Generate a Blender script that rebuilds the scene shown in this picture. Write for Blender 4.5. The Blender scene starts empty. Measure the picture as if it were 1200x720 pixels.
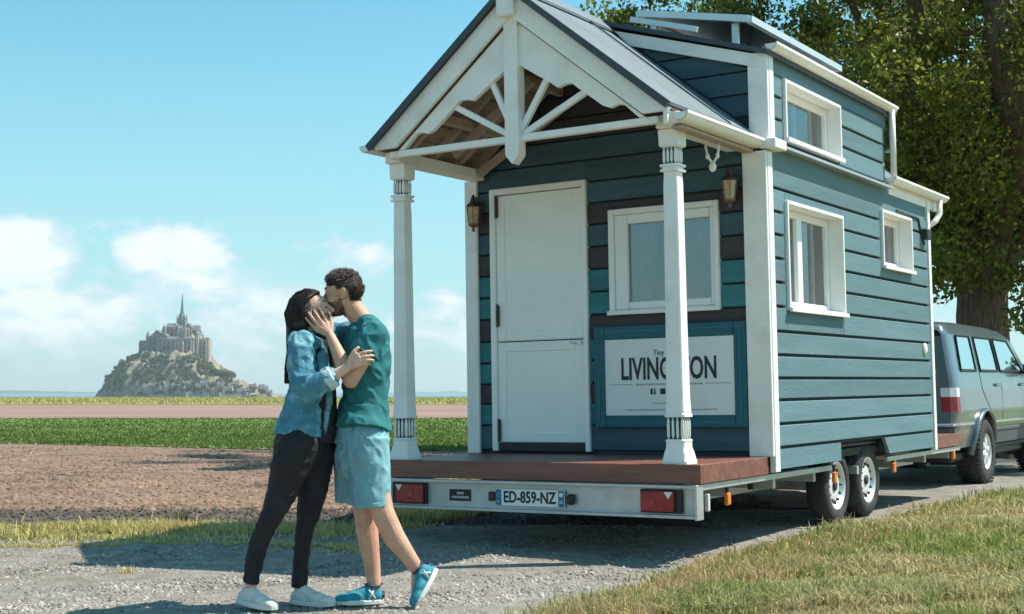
import bpy, math, random
import numpy as np
from mathutils import Matrix, Vector, noise as mnoise
R_ = math.radians
random.seed(7)
rng = np.random.default_rng(11)
scn = bpy.context.scene
col = scn.collection

# ------------------------------------------------------------------ camera, sun, sky, exposure
CAM_Z = 1.1
cam_d = bpy.data.cameras.new('camera'); cam = bpy.data.objects.new('camera', cam_d); col.objects.link(cam)
cam.location = (0, 0, CAM_Z); cam.rotation_euler = (R_(90 + 3.549), 0, 0)
cam_d.lens = 48.368; cam_d.sensor_width = 36; cam_d.clip_start = .05; cam_d.clip_end = 60000
scn.camera = cam
SUN_EL, SUN_AZ = 55.5, 79.0            # azimuth measured clockwise from +Y (the view direction)
sd = Vector((math.sin(R_(SUN_AZ)) * math.cos(R_(SUN_EL)), math.cos(R_(SUN_AZ)) * math.cos(R_(SUN_EL)), math.sin(R_(SUN_EL))))
sl = bpy.data.lights.new('sun', 'SUN'); sl.energy = 4.3; sl.angle = R_(.55); sl.color = (1, .93, .82)
so = bpy.data.objects.new('sun', sl); col.objects.link(so)
so.rotation_euler = sd.to_track_quat('Z', 'Y').to_euler()
scn.view_settings.view_transform = 'Standard'; scn.view_settings.look = 'None'
scn.view_settings.exposure = .78; scn.view_settings.gamma = 1
scn.cycles.max_bounces = 8; scn.cycles.transparent_max_bounces = 16; scn.cycles.use_denoising = True
scn.cycles.volume_bounces = 0

world = bpy.data.worlds.new('World'); scn.world = world; world.use_nodes = True
nt = world.node_tree; N = nt.nodes; L = nt.links; N.clear()
def nd(t, **k):
    n = N.new(t)
    for a, b in k.items(): setattr(n, a, b)
    return n
def mth(op, a, b=None, c=None, clamp=False):
    n = N.new('ShaderNodeMath'); n.operation = op; n.use_clamp = clamp
    for i, v in enumerate((a, b, c)):
        if v is None: continue
        if isinstance(v, (int, float)): n.inputs[i].default_value = v
        else: L.new(v, n.inputs[i])
    return n.outputs[0]
def mixc(f, a, b, blend='MIX'):
    n = N.new('ShaderNodeMix'); n.data_type = 'RGBA'; n.blend_type = blend
    for s, v in ((n.inputs[0], f), (n.inputs[6], a), (n.inputs[7], b)):
        if isinstance(v, (int, float)): s.default_value = v
        elif isinstance(v, tuple): s.default_value = (*v, 1) if len(v) == 3 else v
        else: L.new(v, s)
    return n.outputs[2]
def ramp01(v, a, b):
    n = N.new('ShaderNodeMapRange'); n.interpolation_type = 'SMOOTHSTEP'
    L.new(v, n.inputs[0]); n.inputs[1].default_value = a; n.inputs[2].default_value = b
    return n.outputs[0]
geo = nd('ShaderNodeTexCoord')
sky = nd('ShaderNodeTexSky', sky_type='NISHITA', sun_disc=False)
sky.sun_elevation = R_(SUN_EL); sky.sun_rotation = R_(SUN_AZ); sky.air_density = 1.0; sky.dust_density = .8; sky.ozone_density = 1.2
sep = nd('ShaderNodeSeparateXYZ'); L.new(geo.outputs['Generated'], sep.inputs[0])
X, Y, Z = sep.outputs
az = mth('ARCTAN2', X, Y); el = mth('ARCSINE', Z)
# clear sky: the Nishita sky, tinted towards the cyan of the photograph
skyt = mixc(1.0, sky.outputs[0], (.54, 1.12, 1.03), 'MULTIPLY')
hz = ramp01(el, .34, -.02)
skyt = mixc(mth('MULTIPLY', hz, .72), skyt, (3.2, 4.55, 5.1))
# cumulus bank: soft noise in (azimuth, elevation), densest near the horizon, with some named heaps
cmb = nd('ShaderNodeCombineXYZ'); L.new(mth('MULTIPLY', az, 13.0), cmb.inputs[0]); L.new(mth('MULTIPLY', el, 24.0), cmb.inputs[1]); cmb.inputs[2].default_value = 3.1
n1 = nd('ShaderNodeTexNoise'); n1.inputs['Scale'].default_value = 1.15; n1.inputs['Detail'].default_value = 7; n1.inputs['Roughness'].default_value = .56; L.new(cmb.outputs[0], n1.inputs['Vector'])
n2 = nd('ShaderNodeTexNoise'); n2.inputs['Scale'].default_value = 4.2; n2.inputs['Detail'].default_value = 5; L.new(cmb.outputs[0], n2.inputs['Vector'])
def heap(px, py, rx, ry, k):
    a0 = math.atan2(px - 600, 1612); e0 = math.atan((460 - py) / 1612)
    dx = mth('MULTIPLY', mth('SUBTRACT', az, a0), 1612.0 / rx); dy = mth('MULTIPLY', mth('SUBTRACT', el, e0), 1612.0 / ry)
    d = mth('ADD', mth('MULTIPLY', dx, dx), mth('MULTIPLY', dy, dy))
    return mth('MULTIPLY', mth('SUBTRACT', 1.0, d, clamp=True), k)
hs = None
for a in ((22, 302, 70, 50, .70), (205, 312, 88, 46, .70), (160, 300, 36, 26, .3), (235, 298, 44, 28, .3), (430, 312, 62, 30, .42), (515, 352, 45, 28, .40), (110, 368, 150, 40, .22), (330, 352, 150, 42, .22), (-150, 330, 120, 60, .6), (-420, 310, 160, 60, .6), (1500, 330, 160, 70, .6)):
    h = heap(*a); hs = h if hs is None else mth('ADD', hs, h)
low = mth('MULTIPLY', ramp01(el, .105, .03), .31)
dens = mth('ADD', mth('ADD', mth('MULTIPLY', mth('SUBTRACT', n1.outputs[0], .5), 1.9), mth('MULTIPLY', mth('SUBTRACT', n2.outputs[0], .5), .75)), mth('ADD', hs, low))
dens = mth('SUBTRACT', dens, mth('MULTIPLY', ramp01(el, .115, .16), .5)); cm = ramp01(dens, .12, .40)
edge = ramp01(dens, .30, .75)
fade = mth('MULTIPLY', ramp01(el, -.01, .05), 1.0)
ccol = mixc(edge, (4.1, 5.2, 5.7), (6.5, 6.7, 6.9))
final = mixc(mth('MULTIPLY', mth('MULTIPLY', cm, fade), .8), skyt, ccol)
bg = nd('ShaderNodeBackground'); bg.inputs[1].default_value = .1; L.new(final, bg.inputs[0])
wo = nd('ShaderNodeOutputWorld'); L.new(bg.outputs[0], wo.inputs[0])

# ------------------------------------------------------------------ helpers
def s(r, g, b):
    f = lambda c: (c / 255 / 12.92) if c / 255 <= .04045 else ((c / 255 + .055) / 1.055) ** 2.4
    return (f(r), f(g), f(b))
MATS = {}
def mat(name, c, rough=.6, var=.12, scale=6, bump=0, bscale=60, metal=0, spec=.4, stretch=(1, 1, 1), c2=None, island=0, coat=0, trans=0, dirt=None, detail=5, coord='Object', objvar=0):
    """Principled material; colour = noise mix of c (and c2), optional fine bump, per-island variation, dirt splotches."""
    m = bpy.data.materials.new(name); m.use_nodes = True; t = m.node_tree; n = t.nodes; l = t.links
    b = n['Principled BSDF']
    tc = n.new('ShaderNodeTexCoord'); mp = n.new('ShaderNodeMapping'); mp.inputs['Scale'].default_value = stretch
    oi = n.new('ShaderNodeObjectInfo'); l.new(tc.outputs[coord], mp.inputs[0])
    if coord == 'Object':
        vm = n.new('ShaderNodeVectorMath'); vm.operation = 'SCALE'; vm.inputs[0].default_value = (13, 7, 5); l.new(oi.outputs['Random'], vm.inputs[3]); l.new(vm.outputs[0], mp.inputs[1])
    nz = n.new('ShaderNodeTexNoise'); nz.inputs['Scale'].default_value = scale; nz.inputs['Detail'].default_value = detail; l.new(mp.outputs[0], nz.inputs[0])
    cr = n.new('ShaderNodeMapRange'); cr.inputs[1].default_value = .3; cr.inputs[2].default_value = .7; l.new(nz.outputs[0], cr.inputs[0])
    ca = tuple(max(0, x * (1 - var)) for x in c); cb = tuple(min(1, x * (1 + var)) for x in c) if c2 is None else c2
    mx = n.new('ShaderNodeMix'); mx.data_type = 'RGBA'; mx.inputs[6].default_value = (*ca, 1); mx.inputs[7].default_value = (*cb, 1); l.new(cr.outputs[0], mx.inputs[0])
    out = mx.outputs[2]
    if island:
        g = n.new('ShaderNodeNewGeometry'); hsv = n.new('ShaderNodeHueSaturation')
        mr = n.new('ShaderNodeMapRange'); mr.inputs[3].default_value = 1 - island; mr.inputs[4].default_value = 1 + island; l.new(g.outputs['Random Per Island'], mr.inputs[0]); l.new(mr.outputs[0], hsv.inputs['Value'])
        mh = n.new('ShaderNodeMapRange'); mh.inputs[3].default_value = .5 + island * .05; mh.inputs[4].default_value = .5 - island * .05; l.new(g.outputs['Random Per Island'], mh.inputs[0]); l.new(mh.outputs[0], hsv.inputs['Hue'])
        l.new(out, hsv.inputs['Color']); out = hsv.outputs[0]
    if objvar:
        hv = n.new('ShaderNodeHueSaturation'); vr = n.new('ShaderNodeMapRange'); vr.inputs[3].default_value = 1 - objvar; vr.inputs[4].default_value = 1 + objvar; l.new(oi.outputs['Random'], vr.inputs[0]); l.new(vr.outputs[0], hv.inputs['Value']); l.new(out, hv.inputs['Color']); out = hv.outputs[0]
    if dirt:
        dc, amt, dsc = dirt
        dn = n.new('ShaderNodeTexNoise'); dn.inputs['Scale'].default_value = dsc; dn.inputs['Detail'].default_value = 6; dn.inputs['Roughness'].default_value = .65; l.new(mp.outputs[0], dn.inputs[0])
        dr = n.new('ShaderNodeMapRange'); dr.inputs[1].default_value = .5; dr.inputs[2].default_value = .75; dr.inputs[4].default_value = amt; l.new(dn.outputs[0], dr.inputs[0])
        dm = n.new('ShaderNodeMix'); dm.data_type = 'RGBA'; dm.inputs[7].default_value = (*dc, 1); l.new(dr.outputs[0], dm.inputs[0]); l.new(out, dm.inputs[6]); out = dm.outputs[2]
    l.new(out, b.inputs['Base Color'])
    b.inputs['Roughness'].default_value = rough; b.inputs['Metallic'].default_value = metal; b.inputs['Specular IOR Level'].default_value = spec
    if coat: b.inputs['Coat Weight'].default_value = coat; b.inputs['Coat Roughness'].default_value = .08
    if bump:
        bn = n.new('ShaderNodeTexNoise'); bn.inputs['Scale'].default_value = bscale; bn.inputs['Detail'].default_value = 4; l.new(mp.outputs[0], bn.inputs[0])
        bp = n.new('ShaderNodeBump'); bp.inputs['Strength'].default_value = min(1, bump); bp.inputs['Distance'].default_value = .02 * max(1, bump); l.new(bn.outputs[0], bp.inputs['Height']); l.new(bp.outputs[0], b.inputs['Normal'])
    if trans:
        tr = n.new('ShaderNodeBsdfTranslucent'); l.new(out, tr.inputs[0]); ms = n.new('ShaderNodeMixShader'); ms.inputs[0].default_value = trans
        l.new(b.outputs[0], ms.inputs[1]); l.new(tr.outputs[0], ms.inputs[2]); l.new(ms.outputs[0], n['Material Output'].inputs[0])
    MATS[name] = m
    return m
def glass_mat(name, tint=(.96, .97, .97), refl=.9):
    m = bpy.data.materials.new(name); m.use_nodes = True; t = m.node_tree; n = t.nodes; l = t.links; n.remove(n['Principled BSDF'])
    tr = n.new('ShaderNodeBsdfTransparent'); tr.inputs[0].default_value = (*tint, 1)
    gl = n.new('ShaderNodeBsdfGlossy'); gl.inputs['Roughness'].default_value = .02
    fr = n.new('ShaderNodeFresnel'); fr.inputs[0].default_value = 1.55
    mr = n.new('ShaderNodeMath'); mr.operation = 'MULTIPLY_ADD'; mr.use_clamp = True; mr.inputs[1].default_value = refl * 1.4; mr.inputs[2].default_value = .13; l.new(fr.outputs[0], mr.inputs[0])
    ms = n.new('ShaderNodeMixShader'); l.new(mr.outputs[0], ms.inputs[0]); l.new(tr.outputs[0], ms.inputs[1]); l.new(gl.outputs[0], ms.inputs[2])
    l.new(ms.outputs[0], n['Material Output'].inputs[0]); return m

class MB:
    """collects shapes; build() links them as one mesh object"""
    def __init__(q): q.v = []; q.f = []; q.smooth = False
    def add(q, vs, fs):
        o = len(q.v); q.v += [tuple(map(float, p)) for p in vs]; q.f += [tuple(i + o for i in f) for f in fs]; return q
    def box(q, x0, x1, y0, y1, z0, z1, c=0):
        if x0 > x1: x0, x1 = x1, x0
        if y0 > y1: y0, y1 = y1, y0
        if z0 > z1: z0, z1 = z1, z0
        c = min(c, (x1 - x0) * .45, (y1 - y0) * .45, (z1 - z0) * .45)
        if c <= 0:
            vs = [(x, y, z) for x in (x0, x1) for y in (y0, y1) for z in (z0, z1)]
            return q.add(vs, [(0, 1, 3, 2), (4, 6, 7, 5), (0, 4, 5, 1), (2, 3, 7, 6), (0, 2, 6, 4), (1, 5, 7, 3)])
        vs = []; idx = {}
        for ix in (0, 1):
            for iy in (0, 1):
                for iz in (0, 1):
                    X_, Y_, Z_ = (x0, x1)[ix], (y0, y1)[iy], (z0, z1)[iz]; sx, sy, sz = 1 - 2 * ix, 1 - 2 * iy, 1 - 2 * iz
                    for a, p in enumerate(((X_, Y_ + sy * c, Z_ + sz * c), (X_ + sx * c, Y_, Z_ + sz * c), (X_ + sx * c, Y_ + sy * c, Z_))):
                        idx[ix, iy, iz, a] = len(vs); vs.append(p)
        I = lambda ix, iy, iz, a: idx[ix, iy, iz, a]
        fs = []
        for i in (0, 1):
            fs.append([I(i, 0, 0, 0), I(i, 1, 0, 0), I(i, 1, 1, 0), I(i, 0, 1, 0)][::(1 if i else -1)])
            fs.append([I(0, i, 0, 1), I(0, i, 1, 1), I(1, i, 1, 1), I(1, i, 0, 1)][::(1 if i else -1)])
            fs.append([I(0, 0, i, 2), I(1, 0, i, 2), I(1, 1, i, 2), I(0, 1, i, 2)][::(1 if i else -1)])
        for i in (0, 1):
            for j in (0, 1):
                fs.append([I(i, j, 0, 0), I(i, j, 1, 0), I(i, j, 1, 1), I(i, j, 0, 1)][::(-1 if i == j else 1)])
                fs.append([I(i, 0, j, 0), I(i, 1, j, 0), I(i, 1, j, 2), I(i, 0, j, 2)][::(1 if i == j else -1)])
                fs.append([I(0, i, j, 1), I(1, i, j, 1), I(1, i, j, 2), I(0, i, j, 2)][::(-1 if i == j else 1)])
        for ix in (0, 1):
            for iy in (0, 1):
                for iz in (0, 1): fs.append([I(ix, iy, iz, a) for a in range(3)][::(1 if (ix + iy + iz) % 2 else -1)])
        return q.add(vs, fs)
    def bar(q, p, r, w, h, up=(0, 0, 1), c=0):
        """box beam from p to r, w wide, h high (h along 'up')"""
        p, r = Vector(p), Vector(r); d = r - p; ln = d.length; d.normalize(); u = Vector(up); sdv = d.cross(u).normalized(); u = sdv.cross(d).normalized()
        t = MB().box(0, ln, -w / 2, w / 2, -h / 2, h / 2, c)
        return q.add([p + d * a + sdv * (-b) + u * e for a, b, e in t.v], t.f)
    def prism(q, poly, y0, y1, f=lambda a, b, y: (a, y, b)):
        """poly: list of 2-D points; extruded from y0 to y1 through mapping f"""
        n = len(poly)
        vs = [f(a, b, y0) for a, b in poly] + [f(a, b, y1) for a, b in poly]
        fs = [tuple(range(n)), tuple(range(2 * n - 1, n - 1, -1))] + [(i, i + n, (i + 1) % n + n, (i + 1) % n) for i in range(n)]
        return q.add(vs, fs)
    def tube(q, pts, rad, n=8, caps=True, flat=None):
        pts = [Vector(p) for p in pts]; rs = rad if hasattr(rad, '__len__') else [rad] * len(pts); vs = []; prev = None
        for i, p in enumerate(pts):
            d = (pts[min(i + 1, len(pts) - 1)] - pts[max(i - 1, 0)]).normalized()
            a = prev if prev else (Vector((0, 0, 1)) if abs(d.z) < .9 else Vector((1, 0, 0)))
            a = (a - d * a.dot(d)).normalized(); b = d.cross(a); prev = a
            for k in range(n):
                th = 2 * math.pi * k / n; vs.append(p + a * math.cos(th) * rs[i] + b * math.sin(th) * rs[i] * (flat or 1))
        fs = [(i * n + k, i * n + (k + 1) % n, (i + 1) * n + (k + 1) % n, (i + 1) * n + k) for i in range(len(pts) - 1) for k in range(n)]
        if caps: fs += [tuple(range(n))[::-1], tuple((len(pts) - 1) * n + k for k in range(n))]
        return q.add(vs, fs)
    def lathe(q, prof, n=24, axis='z', o=(0, 0, 0), cap=True):
        vs = []
        for r, h in prof:
            for k in range(n):
                a = 2 * math.pi * k / n; x, y = r * math.cos(a), r * math.sin(a)
                vs.append({'z': (o[0] + x, o[1] + y, o[2] + h), 'x': (o[0] + h, o[1] + x, o[2] + y), 'y': (o[0] + y, o[1] + h, o[2] + x)}[axis])
        m = len(prof); fs = [(i * n + k, i * n + (k + 1) % n, (i + 1) * n + (k + 1) % n, (i + 1) * n + k) for i in range(m - 1) for k in range(n)]
        if cap: fs += [tuple(range(n))[::-1], tuple((m - 1) * n + k for k in range(n))]
        return q.add(vs, fs)
    def ell(q, c, r, n=12, m=8, rot=None):
        vs = []; rot = rot or Matrix.Identity(3)
        for i in range(m + 1):
            ph = math.pi * i / m
            for k in range(n):
                th = 2 * math.pi * k / n; vs.append(Vector(c) + rot @ Vector((r[0] * math.sin(ph) * math.cos(th), r[1] * math.sin(ph) * math.sin(th), r[2] * math.cos(ph))))
        fs = [(i * n + k, (i + 1) * n + k, (i + 1) * n + (k + 1) % n, i * n + (k + 1) % n) for i in range(m) for k in range(n)]
        return q.add(vs, fs)
    def build(q, name, m, parent=None, smooth=None, bevel=0):
        me = bpy.data.meshes.new(name); me.from_pydata(q.v, [], q.f); me.update()
        o = bpy.data.objects.new(name, me); col.objects.link(o)
        for x in (m if isinstance(m, (list, tuple)) else [m]): me.materials.append(x)
        if parent is not None: o.parent = parent
        if smooth or (smooth is None and q.smooth): me.shade_smooth()
        import bmesh
        b = bmesh.new(); b.from_mesh(me); bmesh.ops.recalc_face_normals(b, faces=b.faces); b.to_mesh(me); b.free()
        if bevel:
            md = o.modifiers.new('b', 'BEVEL'); md.width = bevel; md.segments = 2; md.limit_method = 'ANGLE'; md.angle_limit = R_(40)
        return o
def np_mesh(name, V, F, m, parent=None, smooth=False, nper=None):
    """fast mesh from arrays; F (n,k)"""
    me = bpy.data.meshes.new(name); k = F.shape[1]
    me.vertices.add(len(V)); me.vertices.foreach_set('co', V.astype(np.float32).ravel())
    me.loops.add(F.size); me.loops.foreach_set('vertex_index', F.astype(np.int32).ravel())
    me.polygons.add(len(F)); me.polygons.foreach_set('loop_start', np.arange(0, F.size, k, dtype=np.int32)); me.polygons.foreach_set('loop_total', np.full(len(F), k, dtype=np.int32))
    me.update(); me.validate()
    if smooth: me.shade_smooth()
    for x in (m if isinstance(m, (list, tuple)) else [m]): me.materials.append(x)
    o = bpy.data.objects.new(name, me); col.objects.link(o)
    if parent is not None: o.parent = parent
    return o
def tag(o, label=None, cat=None, group=None, kind=None):
    if label: o['label'] = label
    if cat: o['category'] = cat
    if group: o['group'] = group
    if kind: o['kind'] = kind
    return o
def empty(name, M4, label, cat, group=None):
    o = bpy.data.objects.new(name, None); col.objects.link(o); o.empty_display_size = .2
    o.matrix_world = M4; return tag(o, label, cat, group)
def copy_tree(o, parent=None):
    c = o.copy(); col.objects.link(c)
    if parent is not None: c.parent = parent; c.matrix_parent_inverse = o.matrix_parent_inverse.copy()
    for ch in [x for x in o.children]: copy_tree(ch, c)
    return c
def sstep(a, b, x):
    t = np.clip((x - a) / (b - a), 0, 1); return t * t * (3 - 2 * t)
# ------------------------------------------------------------------ terrain
EDGE = [(-6, -6), (-2.2, 2), (-.80, 5), (.26, 7), (1.02, 8.3), (1.84, 9.65), (3.05, 11.45), (4.8, 14.0), (6.65, 16.35), (10.3, 21.3), (20, 34), (40, 60)]
def edge_x(y):
    return np.interp(y, [p[1] for p in EDGE], [p[0] for p in EDGE])
def vnoise(x, y, seed=0):
    """cheap smooth noise from sines"""
    r = np.random.default_rng(seed); t = 0
    for k in range(7):
        f = 1.0 * 1.7 ** k; a = r.uniform(0, 6.28, 3); t = t + np.sin(x * f * math.cos(a[0]) + y * f * math.sin(a[0]) + a[1]) / 1.5 ** k
    return t / 2.2
def H(x, y):
    x = np.asarray(x, float); y = np.asarray(y, float)
    h = .055 * sstep(7.8, 10.8, y)
    d = (x - edge_x(y)) * .8                                   # metres right of the track edge
    h = h + .11 * sstep(.8, 5.5, d) * (1 - sstep(60, 110, y)) + .02 * vnoise(x * 1.3, y * 1.3, 3) * sstep(0, .8, d) * (1 - sstep(60, 110, y))
    left = (x < 2.2 + (y - 10) * .55) * 1.0
    dip = np.exp(-((y - 11.7) / .55) ** 2) * (1 - sstep(-1.5, 1.0, x))  # shallow dip beneath the dark strip beyond the verge
    h = h - .07 * dip * left
    far = sstep(262, 300, y)
    return h * (1 - far) + far * -10.5
def grid(xs, ys, zf, dz=0, keep=None):
    Xg, Yg = np.meshgrid(xs, ys); Zg = zf(Xg, Yg) + dz
    V = np.stack([Xg, Yg, Zg], -1).reshape(-1, 3); nx, ny = len(xs), len(ys)
    i = np.arange(ny - 1)[:, None] * nx + np.arange(nx - 1)[None]; F = np.stack([i, i + 1, i + 1 + nx, i + nx], -1).reshape(-1, 4)
    if keep is not None:
        c = V[F].mean(1); F = F[keep(c[:, 0], c[:, 1])]
        used = np.unique(F); mp = -np.ones(len(V), int); mp[used] = np.arange(len(used)); V = V[used]; F = mp[F]
    return V, F
m_soil = mat('soil_and_turf', (.34, .27, .15), .95, c2=(.22, .21, .08), scale=1.1, bump=.8, bscale=18, coord='Object')
m_gravel = mat('pale_gravel', (.20, .18, .155), .95, c2=(.33, .30, .27), scale=7, bump=1, bscale=70, dirt=((.20, .17, .12), .75, .7), detail=10)
m_plough = mat('ploughed_soil', (.125, .082, .06), .95, c2=(.28, .18, .128), scale=2.2, bump=1, bscale=9, stretch=(.6, 1.6, 1), dirt=((.15, .10, .08), .7, .35), detail=9)
m_dark_soil = mat('dark_soil', (.045, .038, .034), .9, c2=(.12, .095, .08), scale=5, bump=1, bscale=16, detail=8)  # darker soil colour for the low strip beyond the verge
m_crop = mat('young_crop_green', (.09, .15, .025), .9, c2=(.15, .23, .045), scale=1.4, bump=.6, bscale=7, stretch=(.5, 2, 1))
m_far = mat('bare_pink_field', (.235, .145, .112), .95, c2=(.31, .20, .155), scale=.25, stretch=(.3, 2, 1), bump=.3, bscale=2)
m_marsh = mat('yellow_salt_marsh', (.36, .30, .09), .95, c2=(.24, .25, .07), scale=.12, stretch=(.4, 2.2, 1), bump=.3, bscale=1, dirt=((.12, .13, .05), .6, .09))
m_sea = mat('sea_water', (.045, .20, .23), .35, c2=(.08, .28, .31), scale=.004, stretch=(.3, 2, 1), spec=.3)

xs = np.unique(np.concatenate([-np.geomspace(12, 14000, 40), np.arange(-12, 16.01, .25), np.geomspace(16, 14000, 40)]))
ys = np.unique(np.concatenate([[-60, -25, -12, -6, -3], np.arange(0, 26, .25), np.geomspace(26, 300, 50), np.geomspace(301, 14000, 14)]))
tag(np_mesh('ground', *grid(xs, ys, H), m_soil, smooth=True), kind='structure')
def on_track(x, y):
    w = .10 * vnoise(x * 2.2, y * 2.2, 5) + .05 * vnoise(x * 9, y * 9, 6)
    ex = edge_x(y)
    r = x < ex + w
    # left limit: gravel apron at y < 10, beyond it the track runs on beside the trailer
    ytop = np.interp(x, [-60, -8, -4, -1.6, -.6, .6, 3, 6.5, 20], [9.6, 9.75, 9.8, 10.1, 10.7, 12.2, 15.8, 20.5, 37]) + w * 1.5
    return r & (y < ytop)
xg = np.arange(-14, 12, .085); yg = np.arange(1, 27, .085)
tag(np_mesh('gravel_track', *grid(xg, yg, lambda x, y: H(x, y) + .006 * vnoise(x * 5, y * 5, 9), .006, on_track), m_gravel, smooth=True), kind='structure')
def strip(name, m, y0, y1, x0, x1, dz, nx=160, ny=8, amp=.25):
    xs = np.linspace(x0, x1, nx); t = np.linspace(0, 1, ny)
    a = (y0(xs) if callable(y0) else np.full(nx, float(y0))) + amp * vnoise(xs * .9, xs * 0, 1) ; b = (y1(xs) if callable(y1) else np.full(nx, float(y1))) + amp * vnoise(xs * .8, xs * 0, 2)
    Xg = np.repeat(xs[None], ny, 0); Yg = a[None] + (b - a)[None] * t[:, None]; Zg = H(Xg, Yg) + dz
    V = np.stack([Xg, Yg, Zg], -1).reshape(-1, 3); i = np.arange(ny - 1)[:, None] * nx + np.arange(nx - 1)[None]
    return tag(np_mesh(name, V, np.stack([i, i + 1, i + 1 + nx, i + nx], -1).reshape(-1, 4), m, smooth=True), kind='structure')
PL0, PL1 = 12.35, lambda x: np.interp(x, [-60, -10, 0, 60], [36, 27.6, 24.0, 20])
def plough_far(x): return np.interp(x, [-200, -10, -4, 6, 40], [34, 27.8, 24.6, 23.5, 23.5])
def crop_far(x): return np.interp(x, [-400, 40], [54, 54])
strip('dark_soil_strip', m_dark_soil, 10.85, 12.5, -30, 1.5, .012, 300, 22, .08)  # slightly sunken strip in the darker soil colour
strip('ploughed_field', m_plough, 12.4, plough_far, -45, 3.0, .016, 500, 160, .1)
strip('crop_field', m_crop, plough_far, crop_far, -90, 45, .03, 200, 30, .05)
strip('far_field', m_far, 54, 113, -180, 110, .045, 200, 14, .8)
strip('salt_marsh', m_marsh, 113, 258, -420, 320, .07, 200, 14, 1.0)
V = np.array([(-14000, 280, -8.1), (14000, 280, -8.1), (14000, 14000, -8.1), (-14000, 14000, -8.1)], float)
tag(np_mesh('sea', V, np.array([[0, 1, 2, 3]]), m_sea), kind='structure')

# low distant coast on the horizon
def ridge(name, x0, x1, y, hmax, seed, m):
    n = 90; xs = np.linspace(x0, x1, n); u = np.linspace(0, 1, n)
    hh = hmax * (np.sin(u * math.pi) ** .5) * (.55 + .25 * vnoise(u * 14, u * 0, seed) + .15 * vnoise(u * 50, u * 0, seed + 1)).clip(.08)
    V = []; F = []
    for i in range(n): V += [(xs[i], y, -9), (xs[i], y + 150, hh[i] - 8), (xs[i], y + 700, -9)]
    for i in range(n - 1): F += [(3 * i, 3 * i + 3, 3 * i + 4, 3 * i + 1), (3 * i + 1, 3 * i + 4, 3 * i + 5, 3 * i + 2)]
    return tag(np_mesh(name, np.array(V, float), np.array(F), m, smooth=True), kind='structure')
m_coast = mat('distant_coast', (.05, .09, .06), .9, scale=.002)
ridge('hills', -5200, -1900, 9500, 34, 4, m_coast)
ridge('hills', -1500, 300, 11500, 26, 8, m_coast)

# ------------------------------------------------------------------ blades, stones, clods
def blades(name, px, py, hgt, wid, m, lean=.35, dz=0.0, zf=H):
    n = len(px); z = zf(px, py) + dz; a = rng.uniform(0, 2 * math.pi, n); ca, sa = np.cos(a), np.sin(a)
    la = rng.uniform(0, 2 * math.pi, n); ll = np.abs(rng.normal(0, lean, n)) * hgt; lx, ly = np.cos(la) * ll, np.sin(la) * ll
    B = np.stack([px, py, z - .01], -1); w = np.stack([ca * wid / 2, sa * wid / 2, 0 * ca], -1)
    mid = B + np.stack([lx * .3, ly * .3, hgt * .55], -1); tip = B + np.stack([lx, ly, hgt * (1 - .25 * np.minimum(1, ll / hgt))], -1)
    V = np.stack([B - w, B + w, mid + w * .75, mid - w * .75, tip], 1).reshape(-1, 3)
    i = np.arange(n) * 5; T = np.concatenate([np.stack([i, i + 1, i + 2], -1), np.stack([i, i + 2, i + 3], -1), np.stack([i + 3, i + 2, i + 4], -1)])
    return tag(np_mesh(name, V, T, m), kind='stuff')
def stones(name, px, py, r, m, zf=H, sink=.3):
    n = len(px); base = np.array([(1, 0, 0), (0, 1, 0), (-1, 0, 0), (0, -1, 0), (0, 0, .75), (0, 0, -.6), (.7, .7, .4), (-.7, -.6, .35)]); tri = np.array([(0, 6, 4), (6, 1, 4), (1, 2, 4), (2, 7, 4), (7, 3, 4), (3, 0, 4), (0, 1, 6), (2, 3, 7)])
    a = rng.uniform(0, 6.28, n); c, s_ = np.cos(a), np.sin(a); sc = rng.uniform(.65, 1.3, (n, 8, 3)) * r[:, None, None]
    P = base[None] * sc; Xr = P[..., 0] * c[:, None] - P[..., 1] * s_[:, None]; Yr = P[..., 0] * s_[:, None] + P[..., 1] * c[:, None]
    V = np.stack([Xr + px[:, None], Yr + py[:, None], P[..., 2] + (zf(px, py) + r * (.6 - sink))[:, None]], -1).reshape(-1, 3)
    F = (tri[None] + (np.arange(n) * 8)[:, None, None]).reshape(-1, 3)
    return tag(np_mesh(name, V, F, m), kind='stuff')
def seen(n, y0, y1, pad=40, pw=1.0):
    """n ground points inside the field of view (a bit beyond it), density falling with distance"""
    u = rng.uniform(0, 1, n); y = 1 / (1 / y0 ** pw + u * (1 / y1 ** pw - 1 / y0 ** pw)) ** 1 if pw == 1 else y0 + (y1 - y0) * u
    x = rng.uniform(-(600 + pad) / 1612, (600 + pad) / 1612, n) * y; return x, y
m_dry = mat('dry_verge_grass', (.72, .56, .27), .85, c2=(.50, .46, .18), scale=.9, island=.35, trans=.3)
m_bank = mat('bank_grass', (.60, .50, .27), .85, c2=(.34, .35, .13), scale=.8, island=.4, trans=.3)
m_green = mat('fresh_green_grass', (.20, .28, .06), .8, c2=(.34, .38, .12), scale=2, island=.3, trans=.3)
m_straw = mat('straw_coloured_grass', (.66, .46, .25), .85, c2=(.50, .38, .18), scale=1.5, island=.3, trans=.25)
m_stone = mat('gravel_stones', (.16, .145, .125), .9, c2=(.36, .33, .30), scale=3, island=.5)
m_clod = mat('soil_clods', (.12, .08, .056), .95, c2=(.27, .18, .125), scale=.9, island=.35)
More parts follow.
